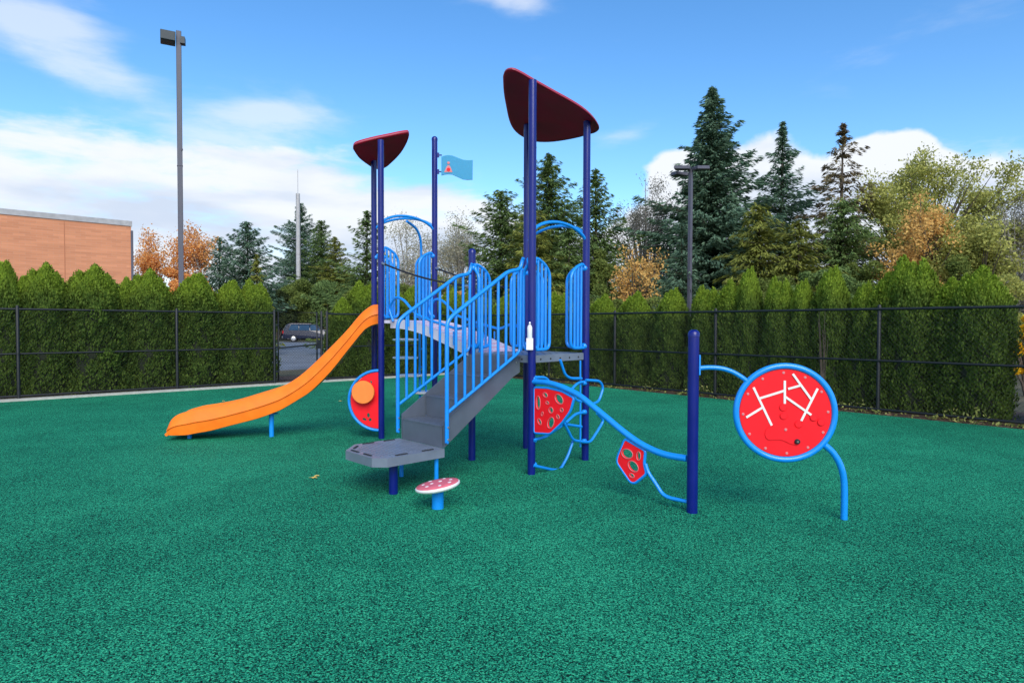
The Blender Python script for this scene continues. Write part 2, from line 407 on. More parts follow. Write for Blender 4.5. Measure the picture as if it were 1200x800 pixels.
b = MB()
b.add([(-400, -60, -.05), (400, -60, -.05), (400, 900, -.05), (-400, 900, -.05)], [(0, 1, 2, 3)])
tag(b.build('ground', M['soil'], origin=(0, 0, 0)), 'dark earth and rough grass beyond the fence', kind='structure')
Lf = CORNER + LD * 22; Rf = CORNER + RD * 26
b = MB(); poly = [CORNER, Rf, Vector((22, -12)), Vector((-22, -12)), Lf]
b.prism([(p.x, p.y, -.045) for p in reversed(poly)], (0, 0, .045))
tag(b.build('rubber_playground_surface', M['rubber'], origin=(0, 0, 0)), 'green speckled rubber safety surface', kind='structure')
# concrete kerb strip along the left fence, dark edge board and soil bed along the right
b = MB()
a0, a1 = CORNER, Lf; q = LN
b.prism([(a0.x, a0.y, -.05), (a1.x, a1.y, -.05), (a1.x + q.x * .30, a1.y + q.y * .30, -.05), (a0.x + q.x * .30, a0.y + q.y * .30, -.05)][::-1], (0, 0, .09))
tag(b.build('concrete_kerb', M['concrete'], origin=(0, 0, 0)), 'pale concrete kerb along the left fence', kind='structure')
b = MB()
b.prism([(a0.x + q.x * .31, a0.y + q.y * .31, -.04), (a1.x + q.x * .31, a1.y + q.y * .31, -.04), (a1.x + q.x * 2.6, a1.y + q.y * 2.6, -.04), (a0.x + q.x * 2.6, a0.y + q.y * 2.6, -.04)][::-1], (0, 0, .055))
c0, c1 = CORNER, Rf; q = RN
b.prism([(c0.x + q.x * .02, c0.y + q.y * .02, -.04), (c1.x + q.x * .02, c1.y + q.y * .02, -.04), (c1.x + q.x * 2.4, c1.y + q.y * 2.4, -.04), (c0.x + q.x * 2.4, c0.y + q.y * 2.4, -.04)], (0, 0, .05))
tag(b.build('mulch_bed', M['mulch'], origin=(0, 0, 0)), 'dark mulch bed under the hedges', kind='structure')
b = MB(); g0 = onl(300) + LN * 3.0
b.prism([(-40, 22.5, -.049), (-8.5, 22.5, -.049), (-6, 25.5, -.049), (-6, 62, -.049), (-40, 62, -.049)], (0, 0, .03))
tag(b.build('parking_lot', M['asphalt'], origin=(0, 0, 0)), 'grey asphalt parking area beyond the gate', kind='structure')

# ---------------------------------------------------------------- play structure
u2 = lambda x, y: Vector((x, y))
A = v2(G(447, 513.5)); Bp = v2(G(553, 538.5)); Cp = v2(G(622.7, 555.3)); Dp = v2(G(616.5, 524.8)); Ep = v2(G(685.7, 538.5)); Fp = v2(G(461, 578)); Gp = v2(G(811, 600))
Hp = Vector((-1.181, 9.644)); A2 = Vector((-2.149, 9.853))
uu = (Bp - Cp).normalized(); ss = Vector((uu.y, -uu.x)); ss = ss if ss.y < 0 else -ss
PS = thing('play_structure', 'blue playground climbing structure with orange slide, stairs, bridge and burgundy roofs', 'play structure', (Cp.x, Cp.y, 0))
def P3(p, z): return Vector((p[0], p[1], z))
def post(p, top, capped=False, r=.043, label=None):
    m = MB(); m.lathe(P3(p, 0), [(r, -.03), (r, top)], 20)
    o = m.build('post', M['navy'], PS)
    m = MB(); m.lathe(P3(p, 0), [(r + .0025, top - .02), (r + .0025, top + .012), (r * .8, top + .03), (r * .4, top + .04)] if capped else [(r + .0015, top * .83), (r + .0015, top * .83 + .012)], 20)
    m.build('cap' if capped else 'collar', M['navy'], o)
    if label: o['label'] = label
    return o
for p, t, c in ((A, 4.19, 0), (A2, 4.15, 0), (Hp, 4.42, 1), (Bp, 2.47, 1), (Cp, 4.205, 0), (Dp, 4.195, 0), (Ep, 4.01, 0), (Fp, .36, 0)): post(p, t, c)
post(Gp, 1.53, 1, .047)

def clamps(pts):
    m = MB()
    for p in pts: m.lathe(p, [(.02, -.012), (.034, -.005), (.034, .012), (.02, .02)], 10, axis=(rnd.uniform(-.2, .2), -1, 0))
    return m

# roofs
def roof(name, outline, zf, th, warp=None):
    """outline measured on the roof plane z = zf(x, y); real plan shape, thickness th, slightly crowned"""
    pts = []
    for X, Y in outline:
        d = ray(X, Y); t = 1.0
        lo, hi = 3.0, 16.0
        for _ in range(50):
            t = (lo + hi) / 2; p = O + d * (t / d.y)
            if p.z < zf(p.x, p.y): lo = t
            else: hi = t
        pts.append(O + d * (t / d.y))
    c = sum(pts, Vector()) / len(pts); rings = [1.0, .985, .93, .8, .6, .4, .2]
    sp = spline(pts + [pts[0]], 3)[:-1]; n = len(sp); m = MB(); vs = []
    for sgn in (0, 1):
        for k, r in enumerate(rings):
            for p in sp:
                w = c + (p - c) * r; z = zf(w.x, w.y) + (1 - r * r) * .04
                e = 0 if k else th * .35
                vs.append(Vector((w.x, w.y, z + (th - e if sgn else e))))
    nr = len(rings); fs = []
    for s_ in (0, 1):
        o = s_ * nr * n
        for k in range(nr - 1):
            for i in range(n):
                f = (o + k * n + i, o + k * n + (i + 1) % n, o + (k + 1) * n + (i + 1) % n, o + (k + 1) * n + i); fs.append(f if s_ else f[::-1])
        ce = o + (nr - 1) * n; f = tuple(range(ce, ce + n)); fs.append(f if s_ else f[::-1])
    m.add(vs, fs, 0, True)
    m.add(vs, [(i, (i + 1) % n, nr * n + (i + 1) % n, nr * n + i) for i in range(n)], 1)
    ob = m.build(name, [M['roof'], M['rim']], PS)
    return ob, c
def plane3(a, b_, c):
    n = (b_ - a).cross(c - a); return lambda x, y: a.z - (n.x * (x - a.x) + n.y * (y - a.y)) / n.z
zr = plane3(P3(Cp, 4.20), P3(Dp, 4.18), P3(Ep, 4.0))
zo = [(x / 5.71 + 560, y / 5.71 + 60) for x, y in [(168, 180), (185, 140), (230, 130), (290, 155), (350, 190), (430, 235), (520, 285), (620, 340), (700, 390), (760, 440), (800, 490), (812, 525), (790, 548), (740, 562), (680, 580), (580, 600), (480, 612), (380, 608), (295, 575), (240, 530), (210, 470), (190, 380), (173, 280)]]
roof('roof', zo, zr, .035)
zl = plane3(Vector((-2.25, 8.92, 4.12)), Vector((-2.17, 10.1, 4.11)), Vector((-1.48, 9.08, 4.36)))
zo = [(x / 3.333 + 380, y / 3.333 + 60) for x, y in [(112, 385), (120, 368), (180, 350), (250, 335), (310, 323), (331, 325), (325, 355), (300, 398), (265, 435), (235, 458), (200, 462), (170, 445), (135, 418)]]
def zl2(x, y):                                       # front lip droops so its upper face shows
    return zl(x, y)
roof('roof', zo, zl2, .05)
# decks
DT = 1.28
def deck(polys, z, th, name='deck', slots=None, mt=None):
    m = MB(); m.prism([P3(p, z - .012) for p in polys], (0, 0, .012)) if False else None
    c = sum((v2(p) for p in polys), Vector((0, 0))) / len(polys)
    area = sum(polys[i].x * polys[(i + 1) % len(polys)].y - polys[(i + 1) % len(polys)].x * polys[i].y for i in range(len(polys)))
    pl = polys if area > 0 else polys[::-1]
    m.prism([P3(p, z - th) for p in pl], (0, 0, th))
    return m
dm = deck([Cp + (Dp - Cp) * 0 + (v - Cp) for v in (Cp, Ep, Dp, Bp)], DT, .08)
cc = (Cp + Ep + Dp + Bp) / 4
for e0, e1 in ((Cp, Ep), (Bp, Cp)):
    nn = ((e0 + e1) / 2 - cc).normalized(); dd = (e1 - e0).normalized()
    for k in range(5):
        dm.lathe(P3(e0 + (e1 - e0) * (.15 + .175 * k) + nn * .0, DT - .045), [(.011, -.01), (.011, .004)], 8, 1, axis=(nn.x, nn.y, 0))
for i in range(7):
    for j in range(7):
        f, g = .14 + i * .12, .14 + j * .12
        dm.lathe(P3(Cp + (Ep - Cp) * f + (Bp - Cp) * g, DT), [(.014, 0), (.014, .0012)], 8, 1)
dm.build('deck', [M['deck'], M['hole']], PS)
LT = 1.675
deck([A, Hp, A2], LT, .045).build('deck', M['lilac'], PS)

# transfer platform with chamfered outer corners, embossed grooves and long slots
def SU(s, u, z): p = Cp + ss * s + uu * u; return Vector((p.x, p.y, z))
S0, S1, U0, U1, TZ = 1.045, 1.80, .17, .97, .39
tp = [v2(SU(S0, U0, 0)), v2(SU(S0, U1, 0)), v2(SU(S1 - .22, U1, 0)), v2(SU(S1, U1 - .22, 0)), v2(SU(S1, U0 + .10, 0)), v2(SU(S1 - .10, U0, 0))]
tm = deck(tp, TZ, .085)
sv, uv, zv = Vector((ss.x, ss.y, 0)), Vector((uu.x, uu.y, 0)), Vector((0, 0, 1))
for i in range(15):
    s_ = S0 + .06 + i * .045; ua, ub = U0 + .09, U1 - .09
    if s_ > S1 - .28: ub -= (s_ - (S1 - .28))
    if s_ > S1 - .07: continue
    tm.box(SU(s_, (ua + ub) / 2, TZ + .002), (.016, ub - ua, .005), ax=(sv, uv, zv))
for s_, u_, l, al in ((S0 + .17, U0 + .045, .13, 0), (S0 + .47, U0 + .045, .13, 0), (S0 + .15, U1 - .045, .13, 0), (S0 + .4, U1 - .045, .13, 0), (S1 - .045, U0 + .25, .13, 1), (S1 - .045, U0 + .48, .13, 1), (S1 - .15, U1 - .15, .13, 2)):
    ax = (sv, uv, zv) if al == 0 else ((uv, -sv, zv) if al == 1 else (((sv - uv).normalized()), ((sv + uv).normalized()), zv))
    tm.box(SU(s_, u_, TZ + .0035), (l, .022, .008), mi=1, ax=ax)
tm.build('transfer_platform', [M['deck'], M['hole']], PS)
m = MB(); m.tube([SU(1.08, U1 - .1, -.02), SU(1.08, U1 - .1, .31)], .022); m.build('support_leg', M['sky'], PS)
m = MB(); m.tube([SU(1.10, U0 + .06, -.02), SU(1.10, U0 + .06, .31)], .022); m.build('support_leg', M['sky'], PS)

# stairs
stair = MB(); NR = 4; w0, w1 = .19, .91
top_s = [1.04, .735, .43, .125]; tz = [.61, .835, 1.06]
def strz(s_): return 1.262 - (s_ - .10) * .6
for k, (u_) in enumerate((w0, w1)):
    pl = [(1.05, .40), (1.12, .45), (1.05, strz(1.05) - .01), (.10, strz(.10)), (.0, 1.262), (.0, 1.09), (.09, 1.07)]
    if k == 1: pl = [(1.05, .40), (1.05, strz(1.05) - .01), (.10, strz(.10)), (.0, 1.262), (.0, 1.09), (.09, 1.07)]
    pl = [(1.045, .395), (1.045, strz(1.045) - .04), (.10, strz(.10)), (.005, 1.262), (.005, 1.09), (.10, 1.05)]
    th = uv * (.012 if k == 0 else -.012)
    ps = [SU(a_, u_, z_) for a_, z_ in pl]
    sm_ = MB(); sm_.prism(ps if k == 0 else ps[::-1], -th if k == 0 else -th)
    for a_, z_ in ((1.0, .50), (.06, 1.2)): sm_.lathe(SU(a_, u_, z_), [(.009, -.016), (.009, .016)], 8, 1, axis=uv)
    globals()['str%d' % k] = sm_
st_ob = MB().box(SU(.6, (w0 + w1) / 2, .70), (.02, w1 - w0 - .03, .02), ax=(sv, uv, zv)).build('staircase', M['step'], PS)
for k in (0, 1): globals()['str%d' % k].build('stringer', [M['step'], M['bolt']], st_ob)
zp = [TZ + .0, .61, .835, 1.06, DT - .01]
for i in range(4):
    m = MB(); sR = top_s[i]
    m.box(SU(sR, (w0 + w1) / 2, (zp[i] + zp[i + 1]) / 2 + .0), (.012, w1 - w0 - .03, zp[i + 1] - zp[i] - .004), ax=(sv, uv, zv)); m.build('riser', M['step'], st_ob)
    if i < 3:
        sN = top_s[i + 1]
        m = MB(); m.box(SU((sR + sN) / 2, (w0 + w1) / 2, zp[i + 1] - .007), (sR - sN + .02, w1 - w0 - .032, .014), ax=(sv, uv, zv))
        for j in range(4): m.box(SU(sN + .06 + j * .06, (w0 + w1) / 2, zp[i + 1] + .001), (.018, w1 - w0 - .14, .004), ax=(sv, uv, zv))
        for j in range(3): m.lathe(SU(sN + .008, w0 + .06 + .035 * j, zp[i + 1] + .03), [(.011, 0), (.011, .008)], 8, 1, axis=sv)
        m.build('tread', [M['step'], M['bolt']], st_ob)
# hand rails with balusters
def stair_rail(u_):
    m = MB(); r = .017
    m.tube([SU(1.055, u_, .46), SU(1.055, u_, 1.63), SU(.98, u_, 1.70), SU(.235, u_, 2.175), SU(.06, u_, 2.205), SU(.03, u_, 2.30), SU(.03, u_ - .02, 2.33)], .021, 10, bend=.07)
    m.tube([SU(1.055, u_, .745), SU(.12, u_, 1.285), SU(.06, u_, 1.33), SU(.05, u_, 2.2)], r, 8, bend=.05)
    for k in range(8):
        s_ = 1.055 - (k + 1) * .1125
        zb = .745 + (1.055 - s_) * .5775; zt = 1.63 + (1.055 - s_) * .64 if s_ > .235 else 2.18
        m.tube([SU(s_, u_, zb), SU(s_, u_, zt)], .0155, 8)
    m.box(SU(1.056, u_, .56), (.012, .045, .22), ax=(sv, uv, zv))
    for z_ in (.49, .61): m.lathe(SU(1.056, u_, z_), [(.01, .0), (.01, .03)], 8, 1, axis=-uv)
    m.build('handrail', [M['sky'], M['bolt']], st_ob)
stair_rail(.12); stair_rail(.975)

# half barriers and arches
def half_barrier(p, q, z, side_h=1.0, w=.30):
    d = (q - p).normalized(); m = MB(); P_ = lambda t, h: Vector((p.x + d.x * t, p.y + d.y * t, z + h))
    m.tube([P_(.03, 1.0), P_(.07, 1.055), P_(w - .08, .99), P_(w, .90), P_(w, .10), P_(w - .05, .06), P_(.04, .06)], .019, 10, bend=.06)
    for t, h0, h1 in ((.10, .06, 1.04), (.165, .06, 1.01), (.23, .07, .97)):
        if t < w - .05: m.tube([P_(t, h0), P_(t, h1)], .0155, 8)
    for h in (.08, 1.0): m.lathe(P_(.03, h), [(.02, -.03), (.036, -.02), (.036, .02), (.02, .03)], 12, axis=(d.x, d.y, 0))
    m.build('half_barrier', M['sky'], PS)
for p, q in ((Cp, Ep), (Ep, Cp), (Dp, Ep), (Ep, Dp), (Bp, Dp), (Dp, Bp), (Cp, Bp), (Bp, Cp)):
    if (p, q) in ((Cp, Bp), (Bp, Cp)):
        half_barrier(p, q, DT, w=.13)
    else: half_barrier(p, q, DT)
for p, q in ((A, Hp), (Hp, A), (A2, Hp), (Hp, A2)):
    half_barrier(p, q, LT - .02, w=.30)
def arch(p, q, z):
    m = MB(); pts = []
    for i in range(15):
        t = i / 14; w = p.lerp(q, t); pts.append(Vector((w.x, w.y, z + .16 * (1 - (2 * t - 1) ** 2) ** .7)))
    m.tube(pts, .019, 10); m.build('arch_bar', M['sky'], PS)
arch(Cp, Ep, 2.60); arch(Dp, Ep, 2.67); arch(A, Hp, 3.03); arch(A2, Hp, 3.08)

# bridge between the decks
mA = (A + Hp) / 2; mB = (Bp + Dp) / 2; bd = (mB - mA); bl = bd.length; bd = bd.normalized(); bn = Vector((-bd.y, bd.x)); bn = bn if bn.y < 0 else -bn
def bz(t): return LT + (DT - LT) * (t * t * (3 - 2 * t) * .5 + t * .5) + .07 * math.sin(math.pi * t)
bm_ = MB(); NS = 26; HW = .30
for i in range(NS):
    t0, t1 = i / NS, (i + .93) / NS
    pts = []
    p0, p1 = mA.lerp(mB, t0), mA.lerp(mB, t1); z0, z1 = bz(t0), bz(t1)
    vs = [P3(p0 + bn * HW, z0 - .035), P3(p0 - bn * HW, z0 - .035), P3(p1 - bn * HW, z1 - .035), P3(p1 + bn * HW, z1 - .035)]
    bm_.prism(vs, (0, 0, .035), i % 2)
bridge = bm_.build('bridge_walkway', [M['lilac'], M['pink']], PS)
for sg in (-1, 1):
    m = MB(); m1 = []
    for i in range(NS):
        t0, t1 = i / NS, (i + 1) / NS; p0, p1 = mA.lerp(mB, t0) + bn * HW * sg, mA.lerp(mB, t1) + bn * HW * sg
        th = bn * (.022 * sg); z0, z1 = bz(t0) + .015, bz(t1) + .015
        vs = [P3(p0, z0 - .13), P3(p1, z1 - .13), P3(p1, z1), P3(p0, z0)]
        m.prism(vs if sg < 0 else vs[::-1], (th.x, th.y, 0), 0)
    m.build('edge_skirt', M['lilac'], bridge)
    o1 = mA + bn * (HW + .05) * sg; o2 = mB + bn * (HW + .05) * sg
    def Q(t, h): w = o1.lerp(o2, t); return P3(w, bz(min(max(t, 0), 1)) + h)
    m = MB(); m.tube([Q(.06, -.02), Q(.0, .17), Q(.09, .33), Q(.19, .30), Q(.34, .13), Q(.52, .12), Q(.80, .17), Q(.93, .32), Q(1.04, .24), Q(1.0, -.02)], .019, 10, bend=.08)
    for t in (.25, .5, .75): m.tube([Q(t, -.06), Q(t, .115)], .012, 8)
    m.build('guard_tube', M['sky'], bridge)
for p, q in ((A, Bp), (Hp, Dp)):
    m = MB(); a_, b_ = P3(p, 2.48), P3(q, 2.06); pts = [a_.lerp(b_, t / 12) - Vector((0, 0, .05 * math.sin(math.pi * t / 12))) for t in range(13)]
    m.tube(pts, .0125, 8); m.tube([pts[0], pts[0].lerp(pts[1], .7)], .021, 10, 1); m.tube([pts[-1].lerp(pts[-2], .7), pts[-1]], .021, 10, 1)
    m.build('rope_handrail', [M['rope'], M['bolt']], PS)

# pod ladder behind the high deck
m = MB()
def PX(x, y, d): return at(x, y, d)
m.tube([P3((-1.52, 10.45), -.03), P3((-1.52, 10.4), .7), P3((-1.50, 10.25), 1.5), P3((-1.46, 10.15), 2.4), P3((-1.45, 10.1), 2.95), P3((-1.50, 10.0), 3.12), P3((-1.62, 9.74), 3.2)], .02, 10, bend=.2)
m.tube([P3((-1.42, 10.45), -.03), P3((-1.42, 10.4), .7), P3((-1.40, 10.25), 1.5), P3((-1.42, 9.8), 1.6)], .016, 10, bend=.1)
for z_ in (.3, .6, .9, 1.2): m.tube([P3((-1.52, 10.42), z_), P3((-1.42, 10.42), z_ + .05)], .012, 8)
lad = m.build('pod_climber', M['sky'], PS)
for (x_, y_, z_) in ((-1.72, 10.2, 1.37), (-1.74, 10.3, 1.075), (-1.66, 10.4, .78), (-1.45, 10.5, .49)):
    m = MB(); m.lathe((x_, y_, z_), [(.16, -.025), (.205, -.015), (.21, 0), (.2, .012), (.10, .018)], 28); m.build('step_pod', M['white'], lad)

# flag
fp = lambda x, y: V(500 + x / 8, 140 + y / 8, Hp, Hp + Vector((1, 0)))
ftop = [fp(*p) for p in ((138, 352), (165, 342), (200, 337), (240, 341), (290, 360), (340, 380), (385, 385), (432, 383))]
fbot = [fp(*p) for p in ((138, 525), (165, 518), (200, 514), (240, 517), (290, 540), (340, 562), (385, 567), (430, 565))]
m = MB(); N_ = len(ftop)
for d_ in (-.011, .011):
    vs = [p + Vector((0, d_, 0)) for p in ftop + fbot]; fs = [(i + N_, i + 1 + N_, i + 1, i) for i in range(N_ - 1)]
    m.add(vs, fs if d_ < 0 else [f[::-1] for f in fs], 0)
ring_ = ftop + fbot[::-1]; n_ = len(ring_)
m.add([p + Vector((0, -.011, 0)) for p in ring_] + [p + Vector((0, .011, 0)) for p in ring_], [(i, (i + 1) % n_, n_ + (i + 1) % n_, n_ + i) for i in range(n_)], 1)
flag = m.build('flag', [M['teal'], M['navy']], PS)
for z_ in (4.18, 3.93):
    m = MB(); m.box(P3(Hp, z_) + Vector((.055, 0, 0)), (.03, .02, .07)); m.tube([P3(Hp, z_), P3(Hp, z_) + Vector((.11, 0, 0))], .01, 8); m.build('bracket', M['navy'], flag)
m = MB(); fq = lambda x, y, o=-.016: fp(x, y) + Vector((0, o, 0))
m.prism([fq(165, 497), fq(243, 497), fq(225, 450), (fq(212, 432)), fq(198, 432), fq(185, 450)], (0, .006, 0)); m.lathe(fq(206, 410), [(.02, -.0), (.02, .004)], 14, axis=(0, -1, 0))
m.lathe(fq(206, 472, -.019), [(.026, 0), (.026, .004)], 16, 1, axis=(0, -1, 0))
m.build('flag_emblem', [M['salmon'], M['red']], flag)

# slide: channel swept along a measured profile
sa, sb = Vector((-1.93, 9.12)), None
sdv = Vector((-.985, -.172)).normalized(); sb = sa + sdv
top_px = [(445, 356.5), (437, 357), (430, 361), (421, 369), (405, 388), (385, 408.5), (365, 428), (350, 441), (335, 450.5), (322, 456.5), (300, 463.5), (270, 472.5), (245, 477.5), (228, 480), (220, 482), (207, 486), (199, 492), (195.5, 499)]
bot_px = [(445, 379), (437, 381), (430, 384.5), (424, 390), (407, 411), (387, 436), (365, 458), (350, 468), (335, 477), (324, 482.5), (302, 490.5), (271, 498.5), (246, 505), (229, 508), (219, 510), (207, 510.5), (199.5, 510.5), (195, 510)]
tp_ = [V(*p, sa, sb) for p in top_px]; bt_ = [V(*p, sa, sb) for p in bot_px]
sn = Vector((sdv.y, -sdv.x, 0)); sn = sn if sn.y > 0 else -sn       # towards the far side
SWD = .60; m = MB(); rings = []
tpS, btS = spline(tp_, 3), spline(bt_, 3)
for a_, b_ in zip(tpS, btS):
    up = (a_ - b_); 
    def pt(o, h): return b_ + up * h + sn * o
    sec = [(0.012, .02), (.004, .30), (.004, .46), (-.016, .49), (-.014, .53), (.052, .93), (.064, .985), (.08, 1.0), (.10, .93), (.13, .40), (.17, .24), (SWD / 2, .20),
           (SWD - .17, .24), (SWD - .13, .40), (SWD - .10, .93), (SWD - .08, 1.0), (SWD - .064, .985), (SWD - .052, .93), (SWD + .014, .53), (SWD + .016, .49), (SWD - .004, .46), (SWD - .004, .30), (SWD - .012, .02), (SWD - .03, 0.0), (.03, 0.0)]
    rings.append([pt(*q_) for q_ in sec])
ns = len(rings[0]); vs = [p for r_ in rings for p in r_]
fs = [(i * ns + k, (i + 1) * ns + k, (i + 1) * ns + (k + 1) % ns, i * ns + (k + 1) % ns) for i in range(len(rings) - 1) for k in range(ns)]
fs += [tuple(range(ns)), tuple(reversed(range((len(rings) - 1) * ns, len(rings) * ns)))]
m.add(vs, fs, 0, True)
slide = m.build('slide', M['slide'], PS)
bv = slide.modifiers.new('edge', 'EDGE_SPLIT'); bv.split_angle = math.radians(28)
# rounded lip at the bottom end
e_ = rings[-1]; m = MB(); pa = btS[-1] + Vector((0, 0, .0)); m.tube([pa + sn * .0 + Vector((0, 0, .012)), pa + sn * SWD + Vector((0, 0, .012))], .022, 12); m.build('exit_lip', M['slide'], slide)
for px_, py_, zt in ((217, 515, .10), (314.5, 513, .33)):
    p = G(px_, py_); p = p + sn * 0; m = MB(); q = Vector((p.x, p.y + .12, 0))
    m.tube([q, q + Vector((0, 0, zt))], .034, 14); m.box(q + Vector((0, 0, zt)), (.16, .12, .012)); m.build('slide_leg', M['sky'], slide)

# half-disc counter panel
hp = A; hd = Vector((-1, .06)).normalized(); hq = hp + hd
hc = V(444, 469, hp, hq); rr = abs((V(409, 469, hp, hq) - hc).length); hz = (V(444, 434, hp, hq).z - V(444, 504, hp, hq).z) / 2
ex = Vector((hd.x, hd.y, 0)); nf = Vector((hd.y, -hd.x, 0)); nf = nf if nf.y < 0 else -nf
pts = [hc + ex * (rr * math.cos(t) * 1.0) + Vector((0, 0, hz * math.sin(t))) for t in [math.pi / 2 - math.pi * i / 24 for i in range(25)]]
m = MB(); m.tube(pts, .021, 10)
hr = m.build('counter_panel', M['sky'], PS)
o2 = [(rr * .93 * math.cos(t), hz * .93 * math.sin(t)) for t in [math.pi / 2 - math.pi * i / 24 for i in range(25)]]
def hpx(x, y): w = V(400 + x / 4.706, 430 + y / 4.706, hp, hq) - hc; return (w.dot(ex), w.z)
hl = []
for x, y, a_, b_, ro in ((140, 90, 16, 10, 0), (165, 82, 10, 6, 1), (150, 265, 9, 14, 0), (128, 287, 13, 8, .3), (160, 290, 11, 8, 2)):
    cx, cy = hpx(x, y); hl.append(ellipse(cx, cy, a_ / 4.706 / 83, b_ / 4.706 / 83, ro, 14))
holed(o2, hl, .02, M['red'], 'panel', hr, hc, ex, nf)
kx = V(428, 458.5, hp, hq); m = MB(); m.lathe(kx + nf * .012, [(.05, 0), (.05, .07), (.157, .075), (.162, .085), (.162, .10), (.155, .108)], 40, axis=nf); m.build('table_disc', M['knob'], hr)

# wavy climbing beam from post to low post
cq, gq = Cp, Gp
def VC(x, y): return V(x, y, cq, gq)
beam = [VC(*p) for p in ((625, 447), (640, 448), (655, 452), (668, 457.5), (680, 464), (695, 476), (712, 490), (730, 505), (748, 518), (765, 527), (782, 533), (805, 537))]
m = MB(); m.tube(spline(beam, 4), .030, 14); bm2 = m.build('climbing_beam', M['sky'], PS)
exc = Vector(((gq - cq).x, (gq - cq).y, 0)).normalized(); nc = Vector((exc.y, -exc.x, 0)); nc = nc if nc.y < 0 else -nc
def frame_panel(out, holes, zx, ox, oy, name):
    c0_ = VC(ox + out[0][0] / zx, oy + out[0][1] / zx)
    def loc(x, y): w = VC(ox + x / zx, oy + y / zx) - c0_; return (w.dot(exc), w.z)
    o_ = [loc(*p) for p in out]
    sc = (VC(ox + out[0][0] / zx, oy + out[0][1] / zx + 10 / zx) - c0_).length / 10
    hs_ = [ellipse(*loc(x, y), a_ * sc, b_ * sc, -ro, 18) for x, y, a_, b_, ro in holes]
    pp = [Vector((x, y, 0)) for x, y in o_]; pp = roundc(pp, .03, True, 4); o_ = [(p.x, p.y) for p in pp]
    ob = holed(o_, hs_, .019, M['red'], 'red_panel', PS, c0_, exc, nc)
    m = MB()
    for (x, y, a_, b_, ro) in holes:
        cxy = loc(x, y); el_ = ellipse(cxy[0], cxy[1], a_ * sc * 1.06, b_ * sc * 1.06, -ro, 20); m.tube([c0_ + exc * px_ + Vector((0, 0, pz_)) + nc * .011 for px_, pz_ in el_], .0035, 6, closed=True)
    m.build('hole_rims', M['salmon'], ob)
    m = MB(); m.tube([c0_ + exc * p[0] + Vector((0, 0, p[1])) for p in o_], .015, 8, closed=True); m.build('panel_frame', M['sky'], ob)
frame_panel([(100, 205), (160, 207), (225, 222), (278, 252), (262, 310), (225, 362), (172, 412), (100, 408)],
            [(120, 273, 12, 28, 0), (213, 257, 24, 17, .6), (176, 362, 16, 25, .5), (152, 238, 13, 9, .3), (177, 306, 12, 12, 0), (126, 357, 14, 9, .9), (161, 273, 9, 6, .2), (225, 305, 8, 8, 0), (208, 335, 9, 7, .9), (138, 322, 5, 9, .4)], 3.81, 600, 400, 'a')
frame_panel([(505, 434), (597, 487), (590, 545), (602, 590), (550, 632), (530, 628), (470, 540), (472, 515)],
            [(517, 500, 28, 20, 0), (544, 556, 27, 20, .5), (568, 510, 10, 18, .1), (538, 597, 12, 8, .2)], 3.81, 600, 400, 'b')
m = MB(); m.tube([VC(600 + x / 3.81, 400 + y / 3.81) for x, y in ((596, 545), (608, 585), (640, 630), (670, 680), (700, 697), (785, 715))], .017, 10, bend=.05); m.build('foot_rail', M['sky'], PS)

# vine climber loops on the open side of the low deck
off = Vector((ss.y, -ss.x)) if False else None
ecn = ((Cp + Ep) / 2 - cc).normalized()
def VE(x, y, o=.0): p, q = Cp + ecn * o, Ep + ecn * o; return V(600 + x / 3.81, 400 + y / 3.81, p, q)
m = MB()
for pts, o in (([(215, 82), (237, 150), (262, 165), (310, 165)], .05), ([(330, 172), (392, 176), (408, 205), (388, 268), (350, 282)], .05), ([(318, 180), (292, 185), (262, 218), (240, 250)], .04),
            ([(232, 362), (272, 440), (330, 450), (352, 446), (385, 395), (410, 352), (380, 320)], .08), ([(272, 445), (250, 510), (215, 573), (180, 572), (96, 553)], .04),
            ([(330, 315), (285, 322), (240, 362)], .03), ([(245, 370), (310, 380)], .03), ([(100, 160), (150, 160), (170, 185)], .04), ([(96, 440), (150, 425), (200, 390), (238, 365)], .04), ([(262, 218), (285, 262), (310, 268)], .03)):
    m.tube([VE(x, y, o) for x, y in pts], .0165, 10, bend=.06)
m.tube([VE(305, 85, .03), VE(305, 470, .03)], .012, 8)
for x, y in ((322, 185), (322, 315), (322, 445), (98, 165), (98, 440), (98, 550)): m.lathe(VE(x, y, .02), [(.018, -.03), (.03, -.02), (.03, .02), (.018, .03)], 10, axis=(1, .8, 0))
m.build('vine_climber', M['sky'], PS)

# round maze panel on its own ring, with arm and leg
LG = v2(G(988, 608)); gd = (LG - Gp).normalized(); dp, dq = Gp, LG
dc = V(919.7, 483.5, dp, dq); rad = ((V(981, 483.5, dp, dq) - dc).length + (V(919.7, 425.8, dp, dq) - dc).length) / 2 - .02
exd = Vector((gd.x, gd.y, 0)); nd = Vector((gd.y, -gd.x, 0)); nd = nd if nd.y < 0 else -nd
m = MB(); m.tube([dc + exd * (rad * math.cos(t)) + Vector((0, 0, rad * math.sin(t))) for t in [2 * math.pi * i / 64 for i in range(64)]], .026, 14, closed=True)
ring = m.build('ring_frame', M['sky'], PS)
m = MB(); m.tube(spline([V(x, y, dp, dq) for x, y in ((814, 432), (830, 430.5), (845, 431.5), (857, 435), (868, 441), (876, 447))], 4), .02, 12)
m.box(P3(Gp, 1.27) + exd * .05, (.012, .05, .17), ax=(exd, nd, zv)); m.build('support_arm', M['sky'], ring); m = MB()
m.tube(spline([V(x, y, dp, dq) for x, y in ((966, 521), (975, 529), (983, 541), (988, 556), (989.5, 575), (989, 611))], 4), .027, 12)
m.build('support_leg', M['sky'], ring)
